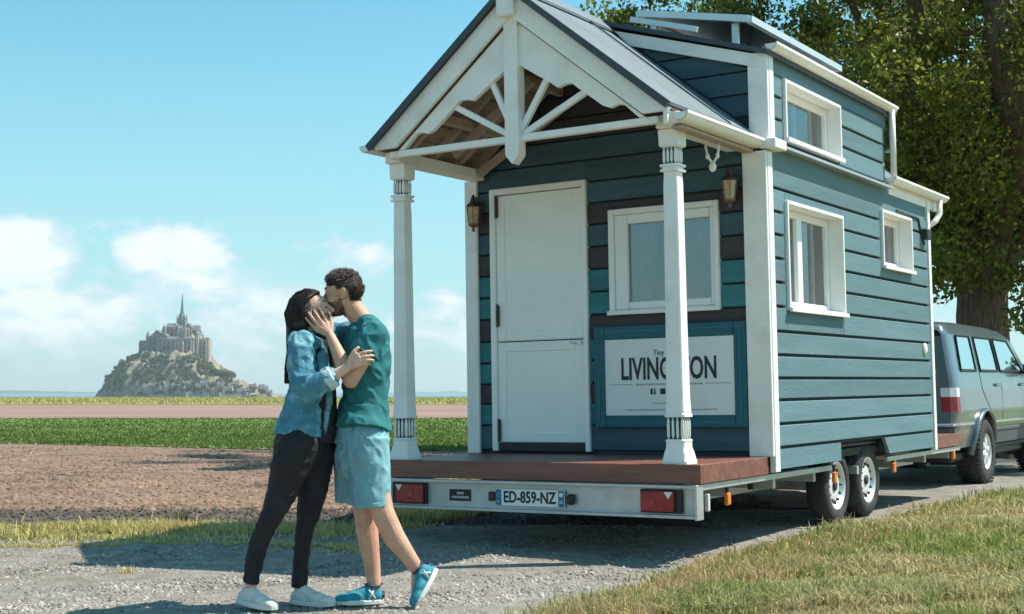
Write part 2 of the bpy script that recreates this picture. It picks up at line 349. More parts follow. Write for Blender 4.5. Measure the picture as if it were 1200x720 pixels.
# right bank
x, y = seen(330000, 5.2, 60, 120); d = (x - edge_x(y)) * .8
k = (d > -.03 + .06 * rng.normal(size=len(d))) & (y < 60); x, y, d = x[k], y[k], d[k]
hh = rng.uniform(.03, .10, len(x)) ** 1.0 * (1 + .35 * np.clip(vnoise(x * 2, y * 2, 12), -1, 1)) * (1 + y / 40)
blades('grass', x, y, hh * (.42 + .45 * (vnoise(x * 4.1, y * 4.1, 91) > .1)), .0075 + y * .0008, m_bank, .85)
x, y = seen(90000, 5.2, 30, 120); d = (x - edge_x(y)) * .8; nn = vnoise(x * 1.7, y * 1.7, 21)
k = (d > 0) & (nn > .12); x, y = x[k], y[k]
blades('green_grass', x, y, rng.uniform(.05, .12, len(x)), .006 + y * .0007, m_green, .6)
# straw-coloured fringe along the track edge, tallest near the camera
x, y = seen(200000, 5.2, 26, 120); d = (x - edge_x(y)) * .8 + .12 * vnoise(x * 2, y * 2, 8)
k = (d > -.14) & (d < .55 + .25 * vnoise(x * 1.1, y, 31)); x, y, d = x[k], y[k], d[k]
blades('straw_grass', x, y, rng.uniform(.03, .12, len(x)) * (1 - .6 * sstep(8, 12, y)) * sstep(-.2, .15, d), .005 + y * .0007, m_straw, .6)
# verge between the gravel and the ploughed field
n = 70000; x = rng.uniform(-7.5, 1.4, n); y = rng.normal(10.4, .27, n); k = (y > 9.75 + .25 * vnoise(x * 2, y * 0, 14)) & (y < 10.95 + .12 * vnoise(x * 4, x * 0, 77)) & (vnoise(x * 4.3, y * 6, 56) + rng.normal(0, .25, n) > -.35) & ~((x > -.9) & on_track(x, y)); x, y = x[k], y[k]
blades('verge_grass', x, y, rng.uniform(.03, .11, len(x)) * (.75 + .35 * vnoise(x * 3, y * 3, 17)) * (1 + 1.1 * (rng.uniform(size=len(x)) > .985)), .013, m_dry, .6)
n = 26000; x = rng.uniform(-4.2, -.9, n); y = 9.45 + .18 * vnoise(x * 1.6, x * 0, 19) + rng.normal(0, .10, n); k = vnoise(x * 3.1, y * 5, 55) > -.05; x, y = x[k], y[k]; n = len(x)
blades('low_grass', x, y, rng.uniform(.02, .05, n), .012, m_dry, .7)
n = 40000; x = rng.uniform(-1.0, 9, n); y = x * 1.42 + 12.3 + rng.exponential(1.6, n); k = ~on_track(x, y) & (y < 40); x, y = x[k], y[k]
blades('verge_grass', x, y, rng.uniform(.06, .2, len(x)), .02, m_dry, .5)
# crop field and marsh
x, y = seen(120000, 23.5, 56, 60); k = (y > plough_far(x)) & (y < 54) & (x < 12); x, y = x[k], y[k]; y = np.round(y / .35) * .35 + rng.normal(0, .05, len(y))
blades('crop', x, y, rng.uniform(.05, .11, len(x)), .035 + y * .0006, mat('crop_leaves', (.115, .175, .04), .8, c2=(.20, .26, .07), scale=.5, island=.3, trans=.3), .4)
x, y = seen(60000, 116, 262, 60, 2); blades('marsh_grass', x, y, rng.uniform(.12, .38, len(x)), .09, mat('marsh_blades', (.55, .45, .18), .9, c2=(.36, .36, .13), scale=.05, island=.3), .5)
# gravel stones, clods
x, y = seen(150000, 5.5, 12, 60); k = on_track(x, y); x, y = x[k], y[k]
stones('gravel', x, y, .0035 + .012 * rng.uniform(0, 1, len(x)) ** 4, m_stone)
x, y = seen(70000, 12.2, 30, 40); k = (y > 12.3) & (y < plough_far(x)) & (x < 2.4); x, y = x[k], y[k]
stones('soil_clods', x, y, .007 + .036 * rng.uniform(0, 1, len(x)) ** 2.5, m_clod, sink=.4)
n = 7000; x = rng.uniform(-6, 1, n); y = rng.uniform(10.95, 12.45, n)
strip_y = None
stones('dark_clods', x, y, rng.uniform(.008, .03, n), m_dark_soil, sink=.1)
def tuft(px, py, n, r, h, m, label, name='grass_tuft'):
    wx = (px - 600) / 1612; D = (py - 460) / 1612; yy = 1.08 / D; xx = wx * yy
    a = rng.uniform(0, 6.28, n); q = r * np.sqrt(rng.uniform(0, 1, n))
    o = blades(name, xx + np.cos(a) * q, yy + np.sin(a) * q, rng.uniform(.3, 1, n) * h, .009, m, .8); o['kind'] = 'thing'
    tag(o, label, 'plant')
tuft(151, 668, 60, .05, .08, m_dry, 'small yellow-green weed tuft alone on the pale gravel at left')
tuft(300, 690, 26, .04, .04, m_straw, 'flat straw-coloured tuft on the gravel between the shadow and the woman', )
tuft(885, 700, 420, .22, .13, m_green, 'fresh green weed clump low in the dry bank, near the bottom edge')
tuft(840, 690, 260, .14, .12, m_green, 'smaller fresh green weed clump just left of the larger one on the bank')
tuft(216, 612, 90, .05, .16, m_dark_soil, 'dark dead stalk tuft standing at the edge of the dark soil strip left of the woman')
# ------------------------------------------------------------------ tiny house (own frame: u right, v forward, w up; deck top = 0)
HM = Matrix(((0.8403, 0.5424259, -0.0153882, -0.9226293), (-0.5414812, 0.8394031, 0.0009037, 10.0453696), (0.0134217, 0.0075893, 0.9998812, CAM_Z - .4895201), (0, 0, 0, 1)))
def HP(u, v, w): return HM @ Vector((u, v, w))
def HF(u, v, w): return HM @ Matrix.Translation((u, v, w))
house = empty('tiny_house', HM, 'blue timber tiny house on a galvanised trailer, with a white porch and gable', 'tiny house')
m_blue = mat('blue_stained_siding', (.115, .205, .24), .7, var=.09, objvar=.13, scale=3, stretch=(1, .35, 5), bump=.2, bscale=30, dirt=((.16, .26, .295), .6, 1.1), spec=.3)
m_navy = mat('navy_stained_siding', (.042, .092, .12), .6, var=.2, objvar=.12, scale=3, stretch=(.35, 1, 5), bump=.35, bscale=30)
m_teal = mat('teal_stained_siding', (.03, .17, .195), .6, var=.15, objvar=.12, scale=3, stretch=(.35, 1, 5), bump=.35, bscale=30)
m_brwn = mat('dark_brown_siding', (.045, .042, .050), .65, var=.2, scale=3, stretch=(.35, 1, 5), bump=.35, bscale=30)
m_back = mat('dark_batten_gap', (.025, .05, .065), .8)
m_white = mat('white_painted_wood', (.82, .81, .79), .5, var=.05, scale=3, bump=.15, bscale=35, dirt=((.60, .57, .52), .55, 3.5), spec=.4)
m_pvc = mat('white_window_plastic', (.80, .80, .79), .35, var=.02)
m_cream = mat('white_door_paint', (.86, .86, .84), .4, var=.03, scale=2, dirt=((.6, .6, .56), .3, 1.3))
m_timb = mat('brown_roof_timber', (.38, .30, .24), .75, c2=(.48, .39, .32), scale=4, stretch=(1, 6, 1), bump=.3)
m_soff = mat('brown_roof_boards', (.24, .185, .15), .8, c2=(.33, .26, .21), scale=4, stretch=(5, 1, 5), bump=.3)
m_deck = mat('red_brown_deck_wood', (.16, .058, .042), .45, c2=(.26, .10, .07), scale=4, stretch=(.5, 5, 4), bump=.25, bscale=25, spec=.5)
m_roof = mat('grey_blue_roof_sheet', (.11, .145, .17), .6, var=.12, scale=2, metal=0, spec=.5, dirt=((.2, .24, .26), .5, 1.5))
m_roofe = mat('dark_roof_edge', (.05, .065, .08), .6)
m_galv = mat('galvanised_steel', (.50, .52, .53), .42, var=.12, scale=12, metal=.55, dirt=((.36, .37, .38), .6, 3))
m_tyre = mat('tyre_rubber', (.035, .035, .037), .85, var=.2, scale=9, bump=.2, dirt=((.13, .12, .11), .5, 4))
m_rim = mat('silver_wheel_paint', (.72, .74, .75), .4, metal=.25, var=.06)
m_black = mat('black_plastic', (.025, .025, .028), .5)
m_red = mat('red_lamp_lens', (.30, .008, .012), .12, var=.3, scale=20, spec=.5, coat=.3)
m_clear = mat('clear_lamp_lens', (.72, .74, .76), .15, var=.1, scale=30, spec=.8)
m_amber = mat('amber_lamp_lens', (.80, .22, .02), .25, spec=.6)
m_glass = glass_mat('window_glass'); m_glassf = glass_mat('porch_window_glass', (.72, .78, .80), .5)
m_curt = mat('pale_curtain', (.42, .42, .43), .85, var=.08, scale=8, trans=.3)
m_curt2 = mat('white_lace_curtain', (.93, .93, .93), .85, var=.05, scale=25, trans=.5)
m_blind = mat('pale_blue_blind', (.72, .82, .85), .8, var=.03, trans=.4)
m_inside = mat('dark_interior', (.06, .055, .05), .9)
m_iron = mat('dark_metal', (.06, .05, .045), .5, metal=.5)
m_copper = mat('aged_copper', (.22, .12, .08), .5, metal=.6, var=.3, scale=20)

P, Wd = 1.13, 2.5                       # porch depth (rear wall plane), body width
L_END = 5.1
APX, APW, SL = 1.22, 3.27, .805         # roof apex u, w and slope
def roof_w(u): return APW - SL * abs(u - APX)

def seg_minus(a, b, holes):
    """[a,b] minus the intervals in holes"""
    out = [(a, b)]
    for h0, h1 in holes:
        nx = []
        for x0, x1 in out:
            if h1 <= x0 or h0 >= x1: nx.append((x0, x1)); continue
            if h0 > x0: nx.append((x0, h0))
            if h1 < x1: nx.append((h1, x1))
        out = nx
    return [q for q in out if q[1] - q[0] > .01]
def plank_rows(put, a0, a1, bounds, holes, gap=.022):
    """put(a0,a1,w0,w1) for every board piece of every row; holes = (a0,a1,w0,w1)"""
    for w0, w1 in zip(bounds[:-1], bounds[1:]):
        t0, t1 = w0 + gap, w1
        full = [(h[0], h[1]) for h in holes if h[2] < t1 - .004 and h[3] > t0 + .004]
        for x0, x1 in seg_minus(a0, a1, full): put(x0, x1, t0, t1)
        for h in holes:
            if h[2] < t1 and h[3] > t0:
                if h[3] < t1 - .02: put(max(a0, h[0]), min(a1, h[1]), max(h[3], t0), t1)
                if h[2] > t0 + .02: put(max(a0, h[0]), min(a1, h[1]), t0, min(h[2], t1))
def backing(mb, a0, a1, w0, w1, holes, f):
    ws = sorted({w0, w1} | {h[2] for h in holes} | {h[3] for h in holes})
    for p_, q_ in zip(ws[:-1], ws[1:]):
        if q_ <= w0 or p_ >= w1: continue
        for x0, x1 in seg_minus(a0, a1, [(h[0], h[1]) for h in holes if h[2] < q_ - 1e-4 and h[3] > p_ + 1e-4]): f(mb, x0, x1, p_, q_)

# --- walls (dark backing with the openings left open) as parts; boards are planks under their wall
W1 = (1.46, 2.66, 1.035, 1.835); W2 = (3.655, 4.51, 1.495, 2.0); W3 = (1.485, 2.68, 2.275, 2.73)
FW = (1.276, 2.172, 1.046, 1.832); FD = (.205, 1.084, .02, 2.085)
mb = MB(); backing(mb, 1.16, L_END, -.08, 2.2, [W1, W2, (2.53, 3.7, -.2, .04)], lambda m, a, b, c, d: m.box(2.44, 2.505, a, b, c, d))
backing(mb, 1.2, 3.9, 2.2, 2.92, [W3], lambda m, a, b, c, d: m.box(2.44, 2.505, a, b, c, d))
side = mb.build('side_wall', m_back, house)
side_b = [-.115, .045, .212, .38, .535, .70, .868, 1.045, 1.218, 1.39, 1.56, 1.725, 1.893, 2.03]
def put_side(x0, x1, w0, w1):
    mb = MB()
    if w0 < 0:                          # lowest row: cut-out over the wheels with a slanted front edge
        for a, b, sl_ in ((x0, 2.51, 0), (3.60, x1, .12)):
            mb.prism([(a + sl_, w0), (b, w0), (b, w1), (a, w1)], 2.507, 2.536, lambda p, q, y: (y, p, q))
            mb.build('plank', m_blue, side); mb = MB()
        return
    MB().box(2.507, 2.538, x0, x1, w0, w1, .004).build('plank', m_blue, side)
plank_rows(put_side, 1.215, L_END, side_b, [W1, W2])
MB().box(2.507, 2.525, 1.215, L_END, 2.035, 2.2).build('frieze_board', m_blue, side)
plank_rows(lambda a, b, c, d: MB().box(2.507, 2.538, a, b, c, d, .004).build('plank', m_blue, side), 1.29, 3.83, [2.235, 2.40, 2.565, 2.735], [W3])
MB().box(2.507, 2.53, 1.29, 3.90, 2.745, 2.859).build('frieze_board', m_blue, side)

mb = MB(); backing(mb, 0, 2.44, -.08, 2.25, [FW, FD], lambda m, a, b, c, d: m.box(a, b, P + .03, P + .09, c, d))
mb.prism([(0, 2.25), (2.44, 2.25), (APX, APW - .12)], P + .03, P + .09)
front = mb.build('front_wall', m_back, house)
fr_b = [.02, .212, .38, .535, .70, .87, 1.045, 1.218, 1.39, 1.56, 1.73, 1.895, 2.06, 2.23, 2.4, 2.57, 2.74, 2.91, 3.08]
fr_m = [m_navy, m_teal, m_brwn, m_teal, m_teal, m_brwn, m_teal, m_teal, m_brwn, m_navy, m_brwn, m_navy, m_navy, m_navy, m_brwn, m_brwn, m_brwn, m_brwn]
LAB = {id(m_navy): 'dark navy board', id(m_teal): 'bright teal board', id(m_brwn): 'dark brown board'}
for i, mm in enumerate(fr_m):
    lim = lambda w: max(.05, (w - 2.25) / SL + .08) if w > 2.2 else .05
    def put(x0, x1, w0, w1, mm=mm):
        x0 = max(x0, lim(w1)); x1 = min(x1, 2.44 - lim(w1))
        if x1 - x0 < .03: return
        o = MB().box(x0, x1, P - .002, P + .029, w0, w1, .004).build('plank', mm, front); o['label'] = LAB[id(mm)]
    plank_rows(put, .08, 2.41, fr_b[i:i + 2], [FW, FD], gap=.014)
# left and far walls
MB().box(-.02, .05, P + .09, L_END, -.08, 2.25).build('side_wall', m_blue, house)
MB().prism([(0, -.08), (2.44, -.08), (2.44, 2.25), (APX, APW - .12), (0, 2.25)], L_END - .07, L_END).build('end_wall', m_blue, house)
MB().box(.06, 2.43, P + .1, L_END - .08, -.08, -.02).build('floor', m_inside, house)
MB().box(.9, 1.0, 1.3, 4.9, 0, 2.2).build('partition', m_inside, house)

# corner boards
cb = MB().box(2.37, 2.548, P - .03, P + .0, .0, 2.15, .004).build('corner_board', m_white, house)
MB().box(2.508, 2.552, P + .001, P + .09, -.11, 2.15, .004).build('corner_board', m_white, house)
MB().box(2.40, 2.548, 1.17, 1.202, 2.25, 2.87, .004).build('corner_board', m_white, house)
MB().box(2.508, 2.552, 1.203, 1.285, 2.25, 2.87, .004).build('corner_board', m_white, house)
MB().box(2.508, 2.55, L_END - .055, L_END + .02, -.12, 2.22, .004).build('corner_board', m_white, house)
MB().box(-.03, .085, P - .03, P, .0, 2.17, .004).build('corner_board', m_white, house)

# --- windows: white casing, deep reveal, sash, glass, curtain
def side_window(v0, v1, w0, w1, depth, mull, curt, label):
    f = MB(); t = .028; u1 = 2.562; ui = u1 - depth
    for a in ((v0 - .0, v0 + t, w0, w1), (v1 - t, v1, w0, w1), (v0 + t, v1 - t, w1 - t, w1), (v0 + t, v1 - t, w0, w0 + t)):
        f.box(ui, u1, a[0], a[1], a[2], a[3], .004)
    f.box(u1 - .002, u1 + .022, v0 - .01, v1 + .01, w0 - .012, w0 + .022, .004)
    w = f.build('window', m_pvc, house); w['label'] = label
    sft = .055; f = MB(); y0, y1, z0, z1 = v0 + t, v1 - t, w0 + t, w1 - t
    xs_ = [(y0, y0 + sft), (y1 - sft, y1)] + ([(mull - .05, mull + .05)] if mull else [])
    for a, b in xs_: f.box(ui - .05, ui + .012, a, b, z0, z1, .006)
    for a, b in ((z0, z0 + sft), (z1 - sft, z1)): f.box(ui - .049, ui + .011, y0 + .01, y1 - .01, a, b, .006)
    f.build('sash', m_pvc, w)
    g = [(y0 + sft, (mull - .05) if mull else y1 - sft)] + ([(mull + .05, y1 - sft)] if mull else [])
    for a, b in g: MB().box(ui - .026, ui - .020, a, b, z0 + sft, z1 - sft).build('pane', m_glass, w)
    c = MB(); n = 60; ys_ = np.linspace(y0, y1, n); pts = [(ui - .036 - .008 * math.sin(q * 55) - .008 * math.sin(q * 23 + 1), q) for q in ys_]
    vs = [(a, b, z) for z in (z0, z1) for a, b in pts]; c.add(vs, [(i, i + 1, n + i + 1, n + i) for i in range(n - 1)]); c.build('curtain', curt, w, smooth=True)
side_window(*W1, .13, 1.99, m_curt2, 'tall white two-sash window with lace curtains')
side_window(*W2, .13, None, m_curt2, 'small square white window')
side_window(*W3, .12, None, m_blind, 'upper white window with a pale blind')
# front window
f = MB(); u0, u1, w0, w1 = FW
for a in ((u0, u0 + .045, w0, w1), (u1 - .035, u1, w0, w1), (u0 + .045, u1 - .035, w1 - .045, w1), (u0 + .045, u1 - .035, w0, w0 + .03)): f.box(a[0], a[1], P - .032, P + .03, a[2], a[3], .005)
fw = f.build('window', m_white, house); fw['label'] = 'white window with drawn-back grey curtains beside the door'
f = MB(); gl = (1.43, 2.10, 1.134, 1.715)
for a in ((u0 + .045, gl[0], w0 + .03, w1 - .045), (gl[1], u1 - .035, w0 + .03, w1 - .045), (gl[0], gl[1], gl[3], w1 - .045), (gl[0], gl[1], w0 + .03, gl[2])): f.box(a[0] + .001, a[1] - .001, P - .016, P + .05, a[2] + .001, a[3] - .001, .007)
f.box(1.735, 1.795, P - .006, P + .045, gl[2], gl[3], .006); f.build('sash', m_pvc, fw)
f = MB().box(u0 - .01, u1 + .01, P - .055, P - .033, w0 - .008, w0 + .022, .004).build('sill', m_white, fw)
for a, b in ((gl[0], 1.735), (1.795, gl[1])): MB().box(a, b, P + .016, P + .022, gl[2], gl[3]).build('pane', m_glassf, fw)
def drape(us, ut, name='curtain', m=m_curt):
    """curtain between u ranges us (at the bottom) and ut (at the top)"""
    n = 46; m_ = 10; vs = []
    for j in range(m_):
        t = j / (m_ - 1); a = us[0] + (ut[0] - us[0]) * t ** 2; b = us[1] + (ut[1] - us[1]) * t ** 2
        for i in range(n): q = i / (n - 1); vs.append((a + (b - a) * q, P + .085 + .02 * math.sin(q * 34) + .01 * math.sin(q * 13 + 1), gl[2] - .06 + (gl[3] - gl[2] + .1) * t))
    MB().add(vs, [(j * n + i, j * n + i + 1, (j + 1) * n + i + 1, (j + 1) * n + i) for j in range(m_ - 1) for i in range(n - 1)]).build(name, m, fw, smooth=True)
drape((1.38, 1.58), (1.38, 1.66)); drape((1.86, 2.14), (1.78, 2.14))

# --- door
f = MB(); u0, u1, w0, w1 = FD
for a in ((u0, u0 + .05, w0, w1), (u1 - .038, u1, w0, w1), (u0 + .05, u1 - .038, w1 - .05, w1)): f.box(a[0], a[1], P - .03, P + .05, a[2], a[3], .005)
door = f.build('door', m_cream, house); door['label'] = 'white two-part stable door'
for z0, z1, nm in ((.085, .868, 'lower_leaf'), (.876, 2.03, 'upper_leaf')):
    f = MB().box(.258, 1.042, P - .002, P + .04, z0, z1, .004)
    f.box(.258, .335, P - .010, P - .001, z0 + .004, z1 - .004, .003).box(.965, 1.042, P - .010, P - .001, z0 + .004, z1 - .004, .003)
    f.box(.336, .964, P - .010, P - .001, z1 - .075, z1 - .004, .003).box(.336, .964, P - .010, P - .001, z0 + .004, z0 + .075, .003); f.build(nm, m_cream, door)
MB().box(.255, 1.045, P - .012, P + .045, .02, .082, .003).build('threshold', m_brwn, door)
for z in (1.93, 1.07, .17): MB().box(.262, .282, P - .028, P - .011, z - .07, z + .09, .004).lathe([(.008, -.08), (.008, .1)], 8, 'z', (.272, P - .03, z)).build('hinge', m_iron, door)
MB().lathe([(.02, 0), (.02, .01), (.009, .012), (.009, .035)], 12, 'y', (1.015, P - .05, .845)).tube([(1.015, P - .045, .845), (.94, P - .052, .845)], .008, 8).build('handle', m_rim, door)

# --- posts, beams, gable ornament
def sq_col(name, cu, cv):
    c = house.copy() if False else bpy.data.objects.new(name, None)
    col.objects.link(c); c.parent = house; c.location = (cu, cv, 0)
    def prof(pr, nm, ch=.3, m=m_white):
        """square section with chamfered corners through (w, halfwidth) levels"""
        vs = []; 
        for w, h in pr:
            k = h * ch
            vs += [(-h + k, -h, w), (h - k, -h, w), (h, -h + k, w), (h, h - k, w), (h - k, h, w), (-h + k, h, w), (-h, h - k, w), (-h, -h + k, w)]
        n = len(pr); fs = [(i * 8 + j, i * 8 + (j + 1) % 8, (i + 1) * 8 + (j + 1) % 8, (i + 1) * 8 + j) for i in range(n - 1) for j in range(8)] + [tuple(range(8))[::-1], tuple(range((n - 1) * 8, n * 8))]
        return MB().add(vs, fs).build(nm, m, c)
    prof([(0, .088), (.02, .088), (.03, .083), (.075, .074), (.10, .066), (.135, .064), (.15, .068), (.158, .062)], 'base', .12)
    def fluted(w0, w1, h, nm):
        """dark recessed core with upright ribs on every side: scalloped band"""
        prof([(w0, h - .016), (w1, h - .016)], nm + '_core', .1, m_navy)
        f = MB()
        for k in range(4):
            q = -h + .012 + k * (2 * h - .024) / 3
            for sx, sy in ((1, 0), (-1, 0), (0, 1), (0, -1)):
                cx, cy = (q, sy * (h - .009)) if sy else (sx * (h - .009), q)
                z0, z1 = w0 + .002, w1 - .002
                f.lathe([(.003, z0), (.010, z0 + .02), (.0095, z1 - .03), (.004, z1)], 6, 'z', (cx, cy, 0))
        f.build(nm, m_white, c, smooth=True)
    fluted(.158, .298, .060, 'flutes')
    prof([(.298, .060), (.300, .070), (.316, .070), (.32, .063), (.335, .064), (.42, .060), (.9, .055), (1.5, .052), (1.80, .050), (1.86, .047), (1.885, .047)], 'shaft', .14)
    prof([(1.885, .050), (1.888, .066), (1.902, .066), (1.905, .054), (1.918, .054), (1.920, .067), (1.934, .067), (1.938, .052)], 'ring', .14)
    fluted(1.938, 2.045, .052, 'capital_flutes')
    prof([(2.045, .052), (2.055, .068), (2.13, .070), (2.16, .072)], 'capital', .1)
    return c
sq_col('column', .108, .10); sq_col('column', 2.315, .10)

TV = -.06                                # gable ornament plane
# long porch beams on the columns
MB().box(.04, .17, -.02, P - .035, 2.162, 2.245, .006).build('porch_beam', m_white, house)
MB().box(2.255, 2.385, -.02, P - .035, 2.162, 2.245, .006).build('porch_beam', m_white, house)
# tie beam, king post with pointed end, fan struts
MB().box(.13, 1.155, TV - .02, TV + .03, 2.185, 2.232, .004).build('tie_beam', m_white, house)
MB().box(1.265, 2.30, TV - .02, TV + .03, 2.185, 2.232, .004).build('tie_beam', m_white, house)
MB().prism([(1.156, 2.09), (1.21, 2.03), (1.264, 2.09), (1.264, 3.06), (1.156, 3.06)], TV - .055, TV + .035).build('king_post', m_white, house)
MB().box(1.135, 1.275, TV - .125, TV - .0555, 3.04, 3.38, .012).build('finial_block', m_white, house)
for a, b in (((.64, 2.531), (1.15, 2.245)), ((.985, 2.697), (1.165, 2.31)), ((1.505, 2.65), (1.255, 2.27)), ((1.82, 2.489), (1.27, 2.235))):
    MB().bar((a[0], TV + .01, a[1]), (b[0], TV + .01, b[1]), .035, .042, up=(0, 0, 1) if abs(a[0] - b[0]) > .2 else (1, 0, 0), c=.003).build('strut', m_white, house)
# outer bargeboards along the rake and scalloped inner boards behind them
for sgn in (-1, 1):
    e = 1.19
    top = lambda x: APW - .045 - SL * x
    MB().prism([(APX + sgn * .0, top(0) + .0), (APX + sgn * e, top(e)), (APX + sgn * (e - .015), 2.247), (APX + sgn * 1.0, 2.247), (APX + sgn * 0, top(0) - .175)][::sgn], TV - .075, TV - .045).build('bargeboard', m_white, house)
    low = [(.055, 2.70), (.30, 2.545), (.345, 2.512), (.40, 2.528), (.455, 2.528), (.50, 2.49), (.69, 2.345), (.74, 2.325), (.80, 2.342), (.85, 2.33), (.93, 2.255), (.955, 2.233)]
    pts = [(APX + sgn * 0, top(0) - .19)] + [(APX + sgn * (a), b) for a, b in [(1.07, top(1.07) - .19)]] + [(APX + sgn * .985, 2.233)] + [(APX + sgn * a, b) for a, b in low[::-1]] + [(APX, 2.735)]
    MB().prism(pts[::sgn], TV - .028, TV + .012).build('scalloped_board', m_white, house)
MB().box(2.37, 2.40, TV - .08, TV + .05, 2.16, 2.25, .004).build('eave_return', m_white, house)

# --- roof: sheets side by side on each slope
V0, V1 = -.16, 5.46
nrm = 1 / math.sqrt(1 + SL * SL)
def slope_sheet(sgn, e0, e1, v0, v1, th, name, m, up=0):
    """slab on the slope between horizontal distances e0..e1 from the ridge"""
    f = MB(); w = lambda e: APW - SL * e + up
    a = [(e0, w(e0)), (e1, w(e1)), (e1 - SL * th * nrm, w(e1) - th * nrm), (e0, w(e0) - th)]
    f.prism([(APX + sgn * p_, q_) for p_, q_ in a][::sgn], v0, v1); return f.build(name, m, house)
k = 0; v = V0
while v < V1 - .05:
    nv = min(v + .47, V1)
    slope_sheet(-1, .0, 1.235, v + .003, nv - .003, .022, 'roof_sheet', m_roof)
    if nv <= 1.26 or v >= 3.93: slope_sheet(1, .0, 1.215, v + .003, nv - .003, .022, 'roof_sheet', m_roof)
    elif v < 1.26 < nv: slope_sheet(1, .0, 1.215, v + .003, 1.23, .022, 'roof_sheet', m_roof)
    elif v < 3.93: 
        slope_sheet(1, .0, .03, v + .003, nv - .003, .022, 'roof_sheet', m_roof)
        if nv > 3.93: slope_sheet(1, .0, 1.215, 3.93, nv - .003, .022, 'roof_sheet', m_roof)
    for sg in (-1, 1):                   # standing seams
        if sg < 0 or nv < 1.26 or v > 3.9:
            e1 = 1.225 if sg < 0 else 1.21
            if k % 2: MB().bar((APX + sg * .02, nv, APW + .004), (APX + sg * e1, nv, APW + .004 - SL * (e1 - .0)), .008, .012).build('seam', m_roof, house)
    v = nv; k += 1
for sgn, e in ((-1, 1.235), (1, 1.215)):
    slope_sheet(sgn, 0, e, V0 - .022, V0 + .0, .05, 'rake_edge', m_roofe, up=.003)
MB().prism([(APX - .12, APW - .085), (APX, APW + .02), (APX + .12, APW - .085), (APX + .12, APW - .065), (APX, APW + .042), (APX - .12, APW - .065)], V0, V1).build('ridge_cap', m_roof, house)
# under-roof boards and rafters of the porch
for sgn in (-1, 1):
    for j in range(9):
        e0 = .02 + j * .13
        slope_sheet(sgn, e0, e0 + .122, V0 + .03, P + .02, .018, 'roof_board', m_soff, up=-.045)
    slope_sheet(sgn, .02, 1.17, P + .03, V1 - .05, .03, 'roof_board', m_soff, up=-.045)
    for vv in (.17, .50, .83, 1.08):
        MB().bar((APX + sgn * .03, vv, APW - .12), (APX + sgn * 1.13, vv, APW - .12 - SL * 1.1), .045, .06, c=.004).build('rafter', m_timb, house)
for e in (.35, .75):
    for sgn in (-1, 1): MB().bar((APX + sgn * e, TV + .06, APW - .20 - SL * e), (APX + sgn * e, P, APW - .20 - SL * e), .05, .07, c=.004).build('purlin', m_timb, house)
MB().bar((.30, .5, 2.27), (1.0, .5, 2.75), .04, .06).build('brace', m_timb, house)
MB().bar((.2, .98, 2.20), (.95, .98, 2.62), .04, .06).build('brace', m_timb, house)
# warm timber soffit beside the right-hand beam
MB().box(2.386, 2.46, -.05, P - .035, 2.14, 2.16).build('soffit', m_timb, house)

# gutters, flashing, downpipes
def gutter(u, v0, v1, w, m=m_white, par=house, r=.055):
    n = 8; o = []
    for i in range(n + 1):
        a = math.pi + math.pi * i / n; o.append((u + r * math.cos(a), w + r * math.sin(a)))
    i_ = [(u + (r - .006) * math.cos(math.pi + math.pi * i / n), w + (r - .006) * math.sin(math.pi + math.pi * i / n)) for i in range(n, -1, -1)]
    f = MB().prism(o + i_, v0, v1); f.box(u + r - .004, u + r + .006, v0, v1, w - .012, w + .008)
    f.prism(o, v0, v0 + .006).prism(o, v1 - .006, v1)
    return f.build('gutter', m, par)
gutter(2.485, -.14, P + .14, 2.225); gutter(2.58, 3.84, 5.50, 2.292, r=.05); gutter(-.045, -.14, 5.48, 2.29)
gutter(2.585, 1.16, 3.97, 2.918, r=.045)
MB().box(2.40, 2.46, -.1, P + .03, 2.17, 2.24).build('fascia', m_white, house)
MB().box(2.50, 2.535, 3.93, 5.46, 2.16, 2.29).build('fascia', m_white, house)
MB().box(2.50, 2.62, P - .02, 1.33, 2.165, 2.235, .006).build('eave_block', m_white, house)
MB().prism([(2.50, 2.235), (2.612, 2.205), (2.612, 2.185), (2.50, 2.20)], 1.335, 3.84).build('ledge_flashing', m_galv, house)
MB().box(2.50, 2.55, 1.30, 3.95, 2.86, 2.915).build('fascia', m_white, house)
def pipe(pts, r=.028):
    return MB().tube(pts, r, 10).build('downpipe', m_white, house, smooth=True)
pipe([(2.60, 3.88, 2.93), (2.60, 3.88, 2.28)])
pipe([(2.595, 5.30, 2.26), (2.595, 5.29, 2.12), (2.57, 5.22, 2.04), (2.53, 5.16, 2.0)])
MB().box(2.53, 2.6, 3.86, 3.9, 2.52, 2.54).build('pipe_bracket', m_galv, house)
# cable and small box high on the rear corner
MB().tube([(2.545, 4.1, 2.03), (2.545, 4.75, 2.025), (2.545, 4.85, 1.87), (2.545, 4.93, 1.80)], .010, 6).build('cable', m_black, house)
MB().box(2.54, 2.60, 4.84, 4.98, 1.84, 1.94, .01).build('junction_box', m_black, house)
MB().ell((2.545, 4.83, .82), (.02, .05, .055), 12, 8).build('hatch_cover', m_white, house, smooth=True)

